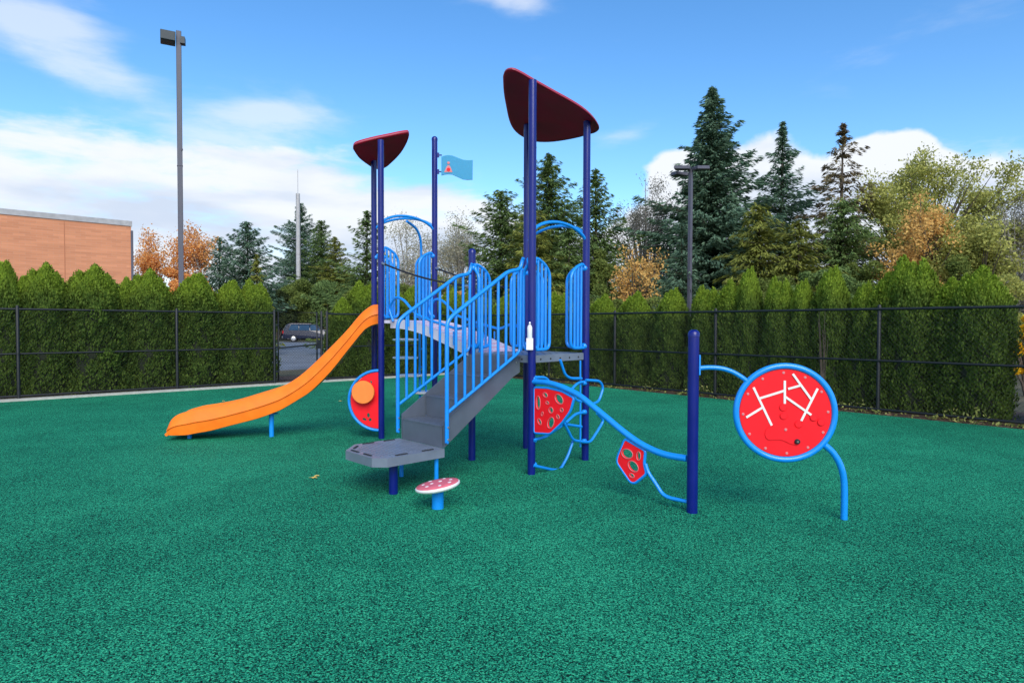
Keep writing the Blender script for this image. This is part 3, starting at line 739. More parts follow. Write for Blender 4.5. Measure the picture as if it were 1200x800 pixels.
m = MB(); m.lathe(dc, [(rad - .028, -.009), (rad - .028, .009)], 64, axis=nd, smooth=False); m.lathe(dc, [(rad - .036, -.011), (rad - .036, .011)], 64, axis=nd, smooth=False)
face = m.build('maze_panel', M['red'], PS)
def dpx(x, y): return V(790 + x / 3.332, 380 + y / 3.332, dp, dq)
m = MB()
for k, (x0, y0, x1, y1) in enumerate(((310, 248, 378, 390), (335, 287, 428, 258), (283, 360, 345, 322), (430, 222, 430, 305), (430, 280, 530, 350), (463, 195, 533, 292), (446, 250, 492, 237), (556, 252, 495, 372))):
    a_, b_ = dpx(x0, y0), dpx(x1, y1); dv = (b_ - a_).normalized(); pv = nd.cross(dv)
    m.box((a_ + b_) / 2 + nd * (.0135 + .0006 * k), ((b_ - a_).length + .014, .018, .006), ax=(dv, pv, nd))
m.build('white_tracks', M['white'], face)
for i in range(12):
    t = math.pi * 2 * i / 12 + .05; m = MB(); m.lathe(dc + exd * ((rad - .055) * math.cos(t)) + Vector((0, 0, (rad - .055) * math.sin(t))) + nd * .011, [(.012, 0), (.010, .005)], 10, axis=nd); m.build('bolt_head', M['salmon'], face)
m = MB(); m.lathe(dpx(433, 409) + nd * .02, [(.013, 0), (.010, .006)], 12, axis=nd); m.build('pivot_bolt', M['salmon'], face)
m = MB()
for k, (x, y) in enumerate(((424, 323), (426, 356), (484, 388), (543, 362), (572, 380))): m.lathe(dpx(x, y) + nd * .0105, [(.031, 0), (.031, .005 + k * .0006), (.027, .009 + k * .0006)], 24, axis=nd)
sl_ = [dpx(*p) for p in ((355, 440), (352, 415), (370, 396), (400, 385), (440, 385), (475, 402), (500, 435), (497, 455), (480, 468), (455, 466), (420, 448), (385, 448), (368, 450))]
sl_ = roundc([p + nd * .011 for p in sl_], .03, True, 4); m.prism(sl_, tuple(nd * .008)); 
m.build('snail_slider', M['red'], face)
m = MB(); m.lathe(dpx(478, 455) + nd * .019, [(.022, 0), (.022, .012), (.015, .018)], 18, axis=nd); m.lathe(dpx(478, 455) + nd * .037, [(.008, 0), (.006, .004)], 10, 1, axis=nd); m.build('peephole', [M['hole'], M['bolt']], face)

# small holder on the post, with a bottle in it
hb = V(620.5, 410, Cp, Cp + Vector((1, 0))) + Vector((0, -.075, 0))
m = MB()
m.box(hb + Vector((0, .01, .067)), (.072, .05, .125)); hold = m.build('bottle_holder', M['white'], PS)
bo = thing('bottle', 'small clear white bottle standing in the white holder on the front navy post', 'bottle', hb + Vector((0, .01, .13)))
m = MB(); m.lathe(hb + Vector((0, .01, .13)), [(.024, 0), (.027, .01), (.027, .11), (.02, .13), (.012, .14)], 20); m.build('body', M['bottle'], bo)
m = MB(); m.lathe(hb + Vector((0, .01, .27)), [(.013, 0), (.014, .02), (.010, .03)], 14); m.build('cap', M['bolt'], bo)

# mushroom stepping seat
sp_ = v2(G(513, 595)); MS = thing('mushroom_step', 'low toadstool step with tilted red top, pale dots and blue stem by the stairs', 'play step', (sp_.x, sp_.y, 0))
m = MB(); m.lathe(P3(sp_, 0), [(.052, -.02), (.052, .17)], 22); m.build('stem', M['sky'], MS)
ta = Vector((-.17, .01, 1)).normalized(); tc_ = P3(sp_, .195)
m = MB(); m.lathe(tc_, [(.10, -.035), (.17, -.022), (.196, -.006), (.198, .010), (.188, .016)], 40, axis=ta); top = m.build('rim', M['white'], MS)
m = MB(); m.lathe(tc_, [(.187, .0162), (.184, .022), (.12, .030), (.05, .033), (.01, .034)], 40, axis=ta); X_ = Vector((1, 0, .17)).normalized(); Y_ = ta.cross(X_)
for a_, r_, q_ in ((0.3, .12, .022), (1.2, .13, .02), (2.2, .13, .024), (3.1, .125, .02), (4.0, .12, .022), (5.0, .13, .02), (5.8, .13, .022), (.5, .03, .022), (3.6, .05, .02)):
    h_ = .022 + .011 * (1 - r_ / .18) + .003
    m.lathe(tc_ + X_ * (r_ * math.cos(a_)) + Y_ * (r_ * math.sin(a_)), [(q_ * .72, h_ - .004), (q_ * .72, h_ + .003)], 14, 1, axis=ta)
m.build('cap', [M['pinkred'], M['white']], MS)

# ================================================================ fence
def dirv(d): return Vector((d.x, d.y, 0))
FH = 1.92
def fence_run(name, label, a, b_, posts, group=None, off=Vector((0, 0)), post_r=.034):
    t = thing(name, label, 'fence', P3(a, 0), group); d = (b_ - a); L_ = d.length; d = d.normalized()
    for z_, r_ in ((FH, .024), (.98, .022), (.09, .022)):
        m = MB(); m.tube([P3(a, z_), P3(b_, z_)], r_, 8); m.build('rail', M['fence'], t)
    for p in posts:
        m = MB(); m.lathe(P3(p, 0), [(post_r, -.04), (post_r, FH + .05), (post_r * .6, FH + .08)], 12)
        m.lathe(P3(p, 0), [(post_r + .01, .97), (post_r + .01, 1.0)], 12); m.build('post', M['fence'], t)
    wire(a, b_, .04, FH - .02, t); return t
def wire(a, b_, z0, z1, parent):
    d = (b_ - a); L_ = d.length; d = d.normalized(); n = Vector((-d.y, d.x)); H = z1 - z0; m = MB(); stp = .078; k = -H
    vs, fs = [], []
    w = .0013
    while k < L_:
        for sg in (0, 1):
            s0, s1 = k, k + H; zz0, zz1 = (z0, z1) if sg == 0 else (z1, z0)
            if s0 < 0: f = -s0 / H; zz0 = zz0 + (zz1 - zz0) * f; s0 = 0
            if s1 > L_: f = (s1 - L_) / (s1 - s0) if s1 > s0 else 0; zz1 = zz1 - (zz1 - zz0) * f; s1 = L_
            if s1 - s0 < .02: continue
            p, q = P3(a + d * s0, zz0), P3(a + d * s1, zz1); o = len(vs); e = P3(n * w * (1.2 if sg else -1.2), 0)
            up_ = Vector((0, 0, w * 1.5)); 
            for c_ in (p, q): vs += [c_ + e + up_, c_ + e - up_, c_ - e * .6]
            fs += [(o, o + 1, o + 4, o + 3), (o + 1, o + 2, o + 5, o + 4), (o + 2, o, o + 3, o + 5)]
        k += stp
    m.add(vs, fs); m.build('chain_link_mesh', M['fence'], parent)
fo = LN * .20
LG0, LG1 = onl(325) + fo, onl(387) + fo
lp = [onl(x) + fo for x in (-160, -70, 22, 210)] ; far = CORNER + LD * 21 + fo
fence_run('chain_link_fence', 'black chain-link fence left of the gate, in front of the left hedge', far, LG0, lp + [LG0])
cf = CORNER + LN * .2
fence_run('chain_link_fence', 'short black chain-link fence from the gate to the corner behind the slide', LG1, cf, [LG1, LG1.lerp(cf, .33), LG1.lerp(cf, .66), cf])
fo = RN * .12; rp = [onr(x) + fo for x in (640, 717, 835, 1027, 1245)]
fence_run('chain_link_fence', 'long black chain-link fence along the right hedge', cf + Vector((.06, .02)), CORNER + RD * 21 + fo, rp)
# gate
gt = thing('gate', 'black chain-link gate standing closed between its posts behind the slide', 'gate', P3(LG0, 0))
def mid(t): return LG0.lerp(LG1, t)
gl = [(mid(.07), mid(.80)), (mid(.88), mid(.97))]
a_, b_ = gl[0]
m = MB(); m.tube([P3(a_, .10), P3(a_, FH + .03), P3(b_, FH + .03), P3(b_, .10)], .024, 8, closed=True); m.tube([P3(a_, .98), P3(b_, 1.06)], .02, 8); m.build('gate_frame', M['fence'], gt)
wire(a_, b_, .12, FH, gt)
for z_ in (.35, 1.0, 1.6): MB().box(P3(mid(.035), z_), (.12, .05, .05), math.atan2(LD.y, LD.x)).build('hinge', M['fence'], gt)
m = MB(); m.box(P3(mid(.84), 1.0), (.16, .05, .12), math.atan2(LD.y, LD.x)); m.lathe(P3(mid(.84), 1.12), [(.06, -.02), (.07, 0), (.06, .02)], 14, axis=(LN.x, LN.y, 0)); m.build('latch', M['fence'], gt)
m = MB(); m.lathe(P3(mid(.89), 0), [(.032, -.04), (.032, FH + .05), (.02, FH + .08)], 12); m.build('gate_post', M['fence'], gt)

# ================================================================ foliage
def rng(s): return np.random.default_rng(s)
def leaf_mesh(name, P, D, U, ln, wd, mat_, kind=0):
    """many leaf faces: centre P, long axis D, width axis U (numpy n x 3)"""
    n = len(P); D = D / np.maximum(np.linalg.norm(D, axis=1, keepdims=True), 1e-6); U = U - D * (U * D).sum(1, keepdims=True); U = U / np.maximum(np.linalg.norm(U, axis=1, keepdims=True), 1e-6)
    ln = np.broadcast_to(ln, (n,))[:, None]; wd = np.broadcast_to(wd, (n,))[:, None]
    if kind == 0:      # pointed leaf / spray: 4 verts
        v = np.stack([P - D * ln * .5, P + U * wd * .5 + D * ln * .08, P + D * ln * .5, P - U * wd * .5 - D * ln * .08], 1)
    else:              # fan
        v = np.stack([P - D * ln * .5, P + U * wd * .5 + D * ln * .2, P + D * ln * .5 + U * wd * .12, P - U * wd * .5 + D * ln * .1], 1)
    me = bpy.data.meshes.new(name); me.vertices.add(n * 4); me.vertices.foreach_set('co', v.reshape(-1).astype(np.float32))
    me.loops.add(n * 4); me.loops.foreach_set('vertex_index', np.arange(n * 4, dtype=np.int32))
    me.polygons.add(n); me.polygons.foreach_set('loop_start', np.arange(0, n * 4, 4, dtype=np.int32)); me.polygons.foreach_set('loop_total', np.full(n, 4, dtype=np.int32))
    me.materials.append(mat_); me.update(calc_edges=True); return me
def obj_of(me, name, parent=None):
    o = bpy.data.objects.new(name, me); COL.objects.link(o)
    if parent: o.parent = parent
    return o

def arborvitae(seed, H, rb, peaks, n=9000):
    """column-shaped hedge conifer with several leaders; returns meshes (foliage, core, trunk)"""
    g = rng(seed); P = []; core = MB()
    for pi_, (dx, dy, h, r) in enumerate(peaks):
        ex_ = 3.2 if pi_ == 0 else 3.8
        k = int(n * (h * r) / sum(p[2] * p[3] for p in peaks)); z = g.random(k) ** .8 * h
        t = z / h; prof = r * np.clip(np.where(t < .48, 1 - .06 * (t / .48), .94 * (1 - ((t - .48) / .52) ** ex_)), .03, 1)
        a = g.random(k) * 2 * np.pi; lump = 1 + .12 * np.sin(a * 3 + z * 2.1 + seed) + .12 * np.sin(a * 5 - z * 5.3) + .09 * np.sin(a * 9 + z * 9) + .05 * np.sin(a * 14 - z * 17)
        rr_ = prof * lump * (1 - .22 * g.random(k) ** 1.5)
        p = np.stack([dx + rr_ * np.cos(a), dy + rr_ * np.sin(a), z + .05 * np.sin(a * 4 + seed) * (t > .6)], 1) + g.normal(0, .022, (k, 3))
        d = np.stack([np.cos(a) * .45, np.sin(a) * .45, np.full(k, 1.0)], 1) + g.normal(0, .33, (k, 3))
        uvec = np.stack([-np.sin(a), np.cos(a), np.zeros(k)], 1) + g.normal(0, .6, (k, 3))
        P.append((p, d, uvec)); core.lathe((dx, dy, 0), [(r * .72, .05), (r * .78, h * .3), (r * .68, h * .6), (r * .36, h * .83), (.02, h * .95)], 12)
    p, d, u_ = (np.concatenate([q[i] for q in P]) for i in range(3)); m_ = p[:, 2] > .04; p, d, u_ = p[m_], d[m_], u_[m_]
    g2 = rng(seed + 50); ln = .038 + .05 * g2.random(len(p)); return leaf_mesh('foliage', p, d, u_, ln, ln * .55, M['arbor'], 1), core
arb = {}
specs = {'single': (1, [(0, 0, 2.70, .62), (.12, .05, 2.75, .34), (-.16, 0, 2.62, .36)], 62000), 'twin': (2, [(0, 0, 2.60, .64), (-.20, 0, 2.74, .38), (.20, .05, 2.66, .40)], 66000),
         'wide': (3, [(0, 0, 2.66, .72), (-.26, .05, 2.60, .40), (.05, .05, 2.75, .42), (.27, 0, 2.56, .40)], 74000), 'spire': (4, [(0, 0, 2.72, .46), (.18, 0, 2.2, .36), (-.18, .1, 2.05, .36)], 48000)}
for k, (sd_, pk, n_) in specs.items():
    fm, cr_ = arborvitae(sd_, 2.75, .6, pk, n_)
    cm = cr_; arb[k] = (fm, cm)
arb_me = {}
def place_arb(kind, p, H, wscale, rz, label, group):
    t = thing('arborvitae', label, 'hedge tree', (p.x, p.y, 0), group)
    if kind not in arb_me:
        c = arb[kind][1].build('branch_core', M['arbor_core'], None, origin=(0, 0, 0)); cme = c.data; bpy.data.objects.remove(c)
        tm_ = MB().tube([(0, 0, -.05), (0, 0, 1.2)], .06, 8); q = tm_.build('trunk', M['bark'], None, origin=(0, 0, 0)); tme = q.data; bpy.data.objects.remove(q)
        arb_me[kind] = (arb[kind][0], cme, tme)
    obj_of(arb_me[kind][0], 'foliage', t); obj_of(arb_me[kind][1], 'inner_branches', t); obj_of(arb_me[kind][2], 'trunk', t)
    t.scale = (wscale, wscale, H / 2.75); t.rotation_euler = (0, 0, rz); return t
grpL, grpR = 'arborvitae trees of the left hedge', 'arborvitae trees of the right hedge'
HL, HR = LN * .95, RN * .85
def hedge_at(px, py, side, kind, ws, label):
    o_, d_, n_ = (CORNER + HL, LD, grpL) if side == 'l' else (CORNER + HR, RD, grpR)
    w = V(px, py, o_, o_ + d_); ang = math.atan2(d_.y, d_.x)
    place_arb(kind, w, w.z + .0, ws, ang + (math.pi if side == 'l' else 0), label, n_)
left = [(-130, 308, 'wide', 1.0), (-62, 314, 'single', 1.1), (2, 309, 'single', .75), (27, 326, 'spire', .8), (52, 311, 'wide', .80), (109, 313, 'wide', 1.0), (148, 327, 'spire', .75), (174, 318, 'wide', .86), (229, 323, 'single', 1.08), (270, 331, 'single', .9), (299, 330, 'twin', .80),
        (428, 332, 'twin', 1.05), (401, 350, 'spire', .9), (460, 338, 'twin', 1.0), (486, 336, 'single', 1.1), (508, 342, 'twin', 1.0), (530, 340, 'wide', .9), (550, 342, 'wide', .95)]
ln_ = ['far left arborvitae mostly outside the frame', 'arborvitae outside the frame beside the left edge', 'arborvitae cut by the left edge of the picture', 'low slim arborvitae at the leftmost fence post', 'tall-domed arborvitae just right of the leftmost fence post', 'broad arborvitae below the middle of the brick wall',
       'slim low-peaked arborvitae beneath the right end of the brick wall', 'broad arborvitae just left of the tall lamp post', 'rounded single-peaked arborvitae right of the tall lamp post', 'rounded arborvitae second left of the gate', 'last arborvitae left of the gate',
       'bright-topped arborvitae directly behind the top of the orange slide', 'shorter arborvitae beside the gate latch side', 'arborvitae seen between the high deck posts', 'arborvitae behind the flag post', 'arborvitae seen through the upper stair rail', 'arborvitae left of the fence corner behind the stairs', 'arborvitae exactly at the fence corner']
for (x, y, k, w), l in zip(left, ln_): hedge_at(x, y, 'l', k, w, l)
right = [(560, 345, 'wide', 1.0), (592, 348, 'single', 1.1), (622, 346, 'twin', 1.0), (655, 344, 'twin', 1.0), (707, 347, 'wide', .80), (683, 352, 'spire', .9), (745, 344, 'wide', .82), (787, 341, 'single', .82), (829, 337, 'twin', .74), (856, 330, 'spire', .85), (877, 317, 'single', .58), (914, 327, 'twin', .62), (940, 331, 'single', .55), (974, 316, 'single', .66), (1013, 334, 'single', .55), (1041, 322, 'spire', .85), (1070, 303, 'twin', .80), (1116, 328, 'spire', .9), (1148, 315, 'wide', .74), (1290, 322, 'wide', .8), (1345, 316, 'single', 1.1)]
rn_ = ['arborvitae just right of the fence corner', 'arborvitae behind the lower stair rail', 'arborvitae behind the front navy post', 'arborvitae seen in the archway of the low deck', 'low broad-topped arborvitae right of the right navy post', 'slim low arborvitae beside the right navy post', 'broad low arborvitae beneath the airy bare-twigged tree', 'pointed arborvitae directly in front of the double-headed lamp post', 'twin-topped arborvitae at the fence post above the low navy post',
       'narrow arborvitae under the giant blue-green spruce', 'tall slender arborvitae above the maze panel left side', 'twin-topped arborvitae directly above the round maze panel', 'small narrow arborvitae right of the maze panel top', 'slim pointed arborvitae below the dead-topped fir', 'low arborvitae beside the dead grey stem', 'narrow arborvitae left of the right fence post',
       'tallest arborvitae, in front of the orange maple', 'slim arborvitae in the notch left of the big rounded one', 'big rounded arborvitae beside the yellow shrub', 'arborvitae outside the right edge of the frame', 'farthest right arborvitae outside the frame']
for (x, y, k, w), l in zip(right, rn_): hedge_at(x, y, 'r', k, w, l)

# dead grey stem in the right hedge
w = V(965, 430, CORNER + RN * .28, CORNER + RN * .28 + RD); t = thing('dead_stem', 'dead grey bare stem poking out between two arborvitae above the maze panel', 'dead plant', (w.x, w.y, 0))
m = MB()
for i in range(12):
    a_ = rnd.uniform(-.14, .14); h_ = rnd.uniform(1.2, 2.05); m.tube([P3(w, .02), P3(w, h_ * .5) + Vector((a_ * .4, 0, 0)), P3(w, h_) + Vector((a_, rnd.uniform(-.1, .1), 0))], [.012, .004], 5)
m.build('bare_branches', M['bark'], t)

def conifer(seed, H, Rb, mt, droop=.25, lev=3.8, br=7, sparse=0.0, base=.06, spray=.26, pexp=.85, topthin=0, jag=.3):
    g = rng(seed); Ps, Ds, Us = [], [], []; tr = MB(); lean = g.normal(0, .01, 2) * H
    tr.tube([(0, 0, -.1), (lean[0] * .5, lean[1] * .5, H * .5), (lean[0], lean[1], H)], [.018 * H + .03, .011 * H, .01], 8)
    nl = int(H * lev)
    for i in range(nl):
        t = base + (1 - base) * (i + g.random() * .6) / nl
        if g.random() < sparse * (.5 if t < .6 else 1): continue
        z = t * H; Lm = 1.45 * Rb * ((1 - t) ** (pexp * .9)) * (1 + jag * (g.random() - .5) + .12 * np.sin(t * 21 + seed)) + .07
        nb = max(3, int(br * (1 - .45 * t)))
        a0 = g.random() * 6.28
        for j in range(nb):
            a = a0 + 2 * np.pi * j / nb + g.normal(0, .35); L_ = Lm * (.55 + .6 * g.random()); zj = z + g.normal(0, .16) * (1 - t); ns_ = max(3, int(L_ / .11)); s_ = (np.arange(ns_) + .5) / ns_
            if topthin and t > .6 and g.random() < topthin: ns_ = max(2, ns_ // 3); s_ = .5 + .5 * (np.arange(ns_) + .5) / ns_
            up0 = .15 + .55 * t; zz = zj + L_ * (up0 * s_ - droop * s_ * s_ + .10 * s_ ** 3)
            cx, cy = np.cos(a), np.sin(a); lx = lean * t
            bp_ = np.stack([lx[0] + cx * L_ * s_, lx[1] + cy * L_ * s_, zz], 1); rp_ = 9
            wdt = L_ * .34 * np.sin(np.pi * np.clip(s_ * .9 + .1, 0, 1)) + .04
            for q in range(rp_):
                side = g.uniform(-1, 1, ns_)
                pp = bp_ + np.stack([-cy * side * wdt, cx * side * wdt, -np.abs(side) * wdt * .25 + g.normal(0, .05, ns_)], 1)
                dd = np.stack([cx + -cy * side * .9, cy + cx * side * .9, -.15 - droop * s_ + g.normal(0, .25, ns_)], 1)
                uu_ = np.stack([-cy + g.normal(0, .4, ns_), cx + g.normal(0, .4, ns_), g.normal(0, .5, ns_)], 1)
                Ps.append(pp); Ds.append(dd); Us.append(uu_)
            if i % 2 == 0 and j % 2 == 0: tr.tube([bp_[0] * [0, 0, 1] + [lx[0], lx[1], 0], bp_[-1]], [.02 + .01 * L_, .006], 4, cap=False)
    k_ = 120; zt_ = H * (.90 + .10 * g.random(k_)); a_ = g.random(k_) * 6.28; r_ = (H * 1.01 - zt_) * .10
    Ps.append(np.stack([lean[0] + r_ * np.cos(a_), lean[1] + r_ * np.sin(a_), zt_], 1)); Ds.append(np.stack([np.cos(a_), np.sin(a_), np.full(k_, .9)], 1)); Us.append(g.normal(0, 1, (k_, 3)))
    P, D, U = (np.concatenate(q) for q in (Ps, Ds, Us)); n = len(P); ln = spray * (H / 12) ** .35 * (.5 + 1.0 * g.random(n)); me = leaf_mesh('crown', P, D, U, ln, ln * .26, mt, 0)
    return me, tr

def broadleaf(seed, H, Rb, mt, n=9000, leaf=.11, trunk=.3, clump=.5, depth=4, fill=0, hang=0):
    """branching skeleton with leaves held in clumps round the twig ends"""
    g = rng(seed); tr = MB(); tips = []
    def grow(p, d, L_, r, k):
        q = p + d * L_ * .5 + g.normal(0, .05, 3) * L_; e = q + (d + g.normal(0, .12, 3)) * L_ * .5
        tr.tube([tuple(p), tuple(q), tuple(e)], [r, r * .6], 5 if k > 1 else 4, cap=False)
        if k <= 1: tips.append((e, L_)); tips.append((q, L_))
        if k == 0: return
        for j in range(g.integers(2, 4) + (1 if k == depth else 0)):
            dd = d + g.normal(0, 1, 3) * [.6, .6, .35]; dd[2] = dd[2] * (.8) + .32 * (1 - hang); dd /= np.linalg.norm(dd); grow(e if j else q, dd, L_ * g.uniform(.6, .82), r * .58, k - 1)
    grow(np.array([0, 0, 0.]), np.array([0, 0, 1.]), H * trunk, .012 * H + .02, depth)
    T = np.array([t[0] for t in tips]); mnz = T[:, 2].max(); sc = np.array([Rb / (np.percentile(np.hypot(T[:, 0], T[:, 1]), 94) + 1e-6), 0, H * .96 / mnz])
    S = np.array([sc[0], sc[0], sc[2]]); T = T * S; mc = T[:, :2].mean(0) / T[:, 2].mean(); sh = lambda z_: mc * z_; T[:, :2] -= T[:, 2:3] * mc; tr.v = [(v[0] * S[0] - v[2] * S[2] * mc[0], v[1] * S[1] - v[2] * S[2] * mc[1], v[2] * S[2]) for v in tr.v]
    if fill:
        q = g.normal(0, 1, (fill, 3)); q /= np.linalg.norm(q, axis=1, keepdims=True); q *= (.35 + .65 * g.random((fill, 1)) ** .5)
        E_ = q * [Rb, Rb, H * .40] * (1 + .22 * np.sin(q[:, :1] * 5 + seed) + .15 * np.sin(q[:, 2:] * 7)) + [0, 0, H * .57]; E_[:, 2] = np.clip(E_[:, 2], H * .15, H * 1.01)
        for e in E_: tr.tube([(0, 0, e[2] * .35), tuple(e * [.45, .45, .72]), tuple(e)], [.05, .012], 4, cap=False)
        T = np.concatenate([T] + [E_] * max(1, len(T) // len(E_)))
    T = T[T[:, 2] > H * .12]; idx = g.integers(0, len(T), n); P = T[idx] + g.normal(0, clump * .42, (n, 3)) * [1, 1, .75]
    D = g.normal(0, 1, (n, 3)); U = g.normal(0, 1, (n, 3)); ln = leaf * (.6 + .8 * g.random(n)); return leaf_mesh('crown', P, D, U, ln, ln * .7, mt, 0), tr

def bushmesh(seed, H, Rb, mt, n=6000, leaf=.14):
    g = rng(seed); tr = MB(); Ps = []; K = 26; n = int(n * 2.3)
    for i in range(K):
        a = g.random() * 6.28; r = Rb * .75 * g.random() ** .5; c = np.array([r * np.cos(a), r * np.sin(a), H * (.25 + .62 * g.random() * (1 - .5 * (r / Rb) ** 2))]); rc = Rb * (.22 + .2 * g.random())
        tr.tube([(0, 0, -.1), tuple(c * [.4, .4, .5]), tuple(c)], [.05, .012], 5, cap=False)
        k = n // K; d = g.normal(0, 1, (k, 3)); d /= np.linalg.norm(d, axis=1, keepdims=True); Ps.append(c + d * rc * (.55 + .5 * g.random((k, 1))) * [1, 1, .8])
    P = np.concatenate(Ps); P[:, 2] = np.clip(P[:, 2], .05, H * 1.02); n = len(P); D = g.normal(0, 1, (n, 3)); U = g.normal(0, 1, (n, 3)); ln = leaf * .62 * (.6 + .8 * g.random(n)); return leaf_mesh('crown', P, D, U, ln, ln * .6, mt, 0), tr

def plant(name, cat, label, px, py, d, me_tr, bark='bark', rz=0):
    w = at(px, py, d); t = thing(name, label, cat, (w.x, w.y, -.03))
    me, tr = me_tr; obj_of(me, 'crown', t); o = tr.build('trunk', M[bark], None, origin=(0, 0, 0)); o.parent = t; t.rotation_euler = (0, 0, rz); return t
def hz(px, py, d): return at(px, py, d).z
def wid(hw, d): return hw / F * d
def con(px, py, d, hw, mt, label, seed, name='conifer', **k):
    plant(name, 'tree', label, px, py, d, conifer(seed, hz(px, py, d), wid(hw, d), M[mt], **k))
def brd(px, py, d, hw, mt, label, seed, name='deciduous_tree', bark='bark', **k):
    plant(name, 'tree', label, px, py, d, broadleaf(seed, hz(px, py, d), wid(hw, d), M[mt], **k), bark)
def bsh(px, py, d, hw, mt, label, seed, name='shrub', **k):
    plant(name, 'shrub', label, px, py, d, bushmesh(seed, hz(px, py, d), wid(hw, d), M[mt], **k))

# left part
brd(176, 263, 38, 17, 'orange', 'thin orange birch just right of the brick building', 11, 'birch', 'palebark', n=5200, leaf=.11, clump=.6, trunk=.2, depth=5)
brd(222, 260, 37, 21, 'orange', 'thin orange birch behind the tall lamp post', 12, 'birch', 'palebark', n=6500, leaf=.11, clump=.6, trunk=.2, depth=5)
bsh(178, 292, 34, 26, 'orange', 'dense orange shrub beside the brick building corner', 13, n=5500, leaf=.2)
bsh(212, 290, 33, 26, 'orange', 'dense orange shrub around the foot of the tall lamp post', 14, n=5500, leaf=.2)
bsh(214, 326, 27, 13, 'redleaf', 'small red shrub low in front of the orange ones', 15, n=2500, leaf=.14)
bsh(250, 320, 30, 12, 'redleaf', 'small red shrub right of the tall lamp post between hedge peaks', 16, n=2500, leaf=.14)
bsh(240, 316, 32, 16, 'green', 'green shrub behind the small red one', 17, n=3500, leaf=.18)
con(256, 278, 42, 42, 'spruce', 'small blue-green spruce, leftmost of the conifers', 21, 'spruce', pexp=.7)
con(292, 260, 39, 44, 'spruce', 'full blue-green spruce between the tall lamp post and the pale pole', 22, 'spruce', pexp=.75, lev=4, base=.3)
con(300, 298, 34, 18, 'cedar', 'small yellow-green cedar in front of the full blue-green spruce', 23, 'cedar', droop=.5)
con(350, 238, 78, 44, 'spruce', 'slender gappy spruce behind the pale pole', 24, 'spruce', sparse=.22, jag=.8)
con(376, 258, 74, 38, 'fir', 'green fir right of the pale pole', 25, 'fir', jag=.6)
con(396, 278, 72, 34, 'cedar', 'short olive cedar above the parked car', 26, 'cedar', droop=.45)
con(428, 246, 36, 46, 'fir', 'dark fir directly behind the left roof post', 27, 'fir', jag=.8)
bsh(345, 316, 68, 26, 'green', 'bushy evergreen behind the gate left side', 31, n=9000, leaf=.3)
bsh(385, 318, 69, 28, 'fir', 'dark bushy evergreen over the parked car', 32, n=9000, leaf=.3)
bsh(325, 330, 66, 20, 'darkgreen', 'low dark shrub left above the gate', 33, n=7000, leaf=.3)
bsh(425, 310, 29, 24, 'green', 'leafy green shrub left of the navy roof post', 34, n=6000, leaf=.16)
brd(478, 250, 36, 30, 'palel', 'sparse pale-leaved tree seen through the high deck arch', 41, bark='palebark', n=12000, leaf=.085, clump=.8, depth=5, fill=40)
brd(535, 246, 38, 34, 'palel', 'sparse whitish-gold tree right of the flag post', 42, bark='palebark', n=14000, leaf=.085, clump=.8, depth=5, fill=50)
bsh(470, 312, 32, 26, 'green', 'green shrub at the foot of the sparse pale-leaved tree', 43, n=6000, leaf=.16)
bsh(512, 306, 33, 24, 'olive', 'olive shrub behind the rope handrails', 44, n=5000, leaf=.16)
bsh(533, 322, 28, 16, 'rust', 'rusty shrub low behind the stairs', 45, n=2500, leaf=.14)
# middle conifers
con(588, 224, 31, 62, 'fir', 'dark bushy fir left of the front navy posts', 51, 'fir', lev=5, pexp=.75, jag=.7, br=8)
con(645, 180, 33, 74, 'fir', 'tall dark fir behind the archway of the low deck', 52, 'fir', lev=4.4, pexp=.95, jag=.6, br=9)
con(625, 246, 28, 50, 'cedar', 'brownish drooping cedar in the lower archway', 53, 'cedar', lev=4.6, pexp=.6, droop=.5, br=8)
con(700, 198, 33, 60, 'fir', 'fir right of the right navy post', 54, 'fir', lev=3.6, jag=.7)
bsh(702, 276, 29, 26, 'green', 'yellow-green leafy shrub right of the navy post', 55, n=7000, leaf=.16)
con(668, 262, 28, 46, 'fir', 'smaller fir between the low deck posts', 56, 'fir', lev=4.4, droop=.4, br=7)
bsh(570, 318, 27, 22, 'fir', 'dark evergreen shrub above the stair rail', 57, n=5000, leaf=.15)
brd(757, 210, 34, 40, 'greyl', 'airy bare-twigged tree left of the double-headed lamp', 58, bark='palebark', n=14000, leaf=.075, clump=.5, depth=5, fill=120)
brd(742, 288, 27, 32, 'rust', 'thin rusty-leaved small tree below the airy bare-twigged tree', 59, n=4200, leaf=.10, clump=.5, depth=5, fill=40)
bsh(775, 318, 27, 20, 'spruce', 'dark shrub left of the double-headed lamp post', 60, n=4500, leaf=.14)
# right
con(836, 104, 32, 80, 'spruce', 'giant blue-green spruce behind the double-headed lamp', 61, 'spruce', lev=4.4, pexp=1.0, jag=.7, br=10, spray=.30)
con(800, 262, 27, 34, 'spruce', 'lower spruce at the left foot of the giant one', 62, 'spruce', lev=4, pexp=.6)
con(918, 140, 33, 70, 'spruce', 'narrow-topped spruce second from the giant one', 63, 'spruce', lev=3.8, pexp=1.15, jag=.6)
con(890, 240, 26, 52, 'cedar', 'yellow-green drooping cedar right of the giant spruce', 64, 'cedar', lev=4.6, droop=.6, pexp=.6, br=8)
con(938, 258, 25, 50, 'cedar', 'second drooping cedar, darker, left of the dead-topped fir', 65, 'cedar', lev=4.4, droop=.6, pexp=.6, br=8)
con(986, 146, 30, 64, 'brownfir', 'fir with a thin brown dead top', 66, 'fir', lev=3.4, pexp=.95, jag=.8, topthin=.65, sparse=.22, droop=.4, br=8)
con(990, 235, 27, 50, 'fir', 'dense green fir below the dead-topped one', 67, 'fir', lev=4.6, pexp=.55, droop=.4, br=8)
bsh(1020, 270, 25, 34, 'green', 'dark green shrub left of the autumn maple', 68, n=8000, leaf=.15)
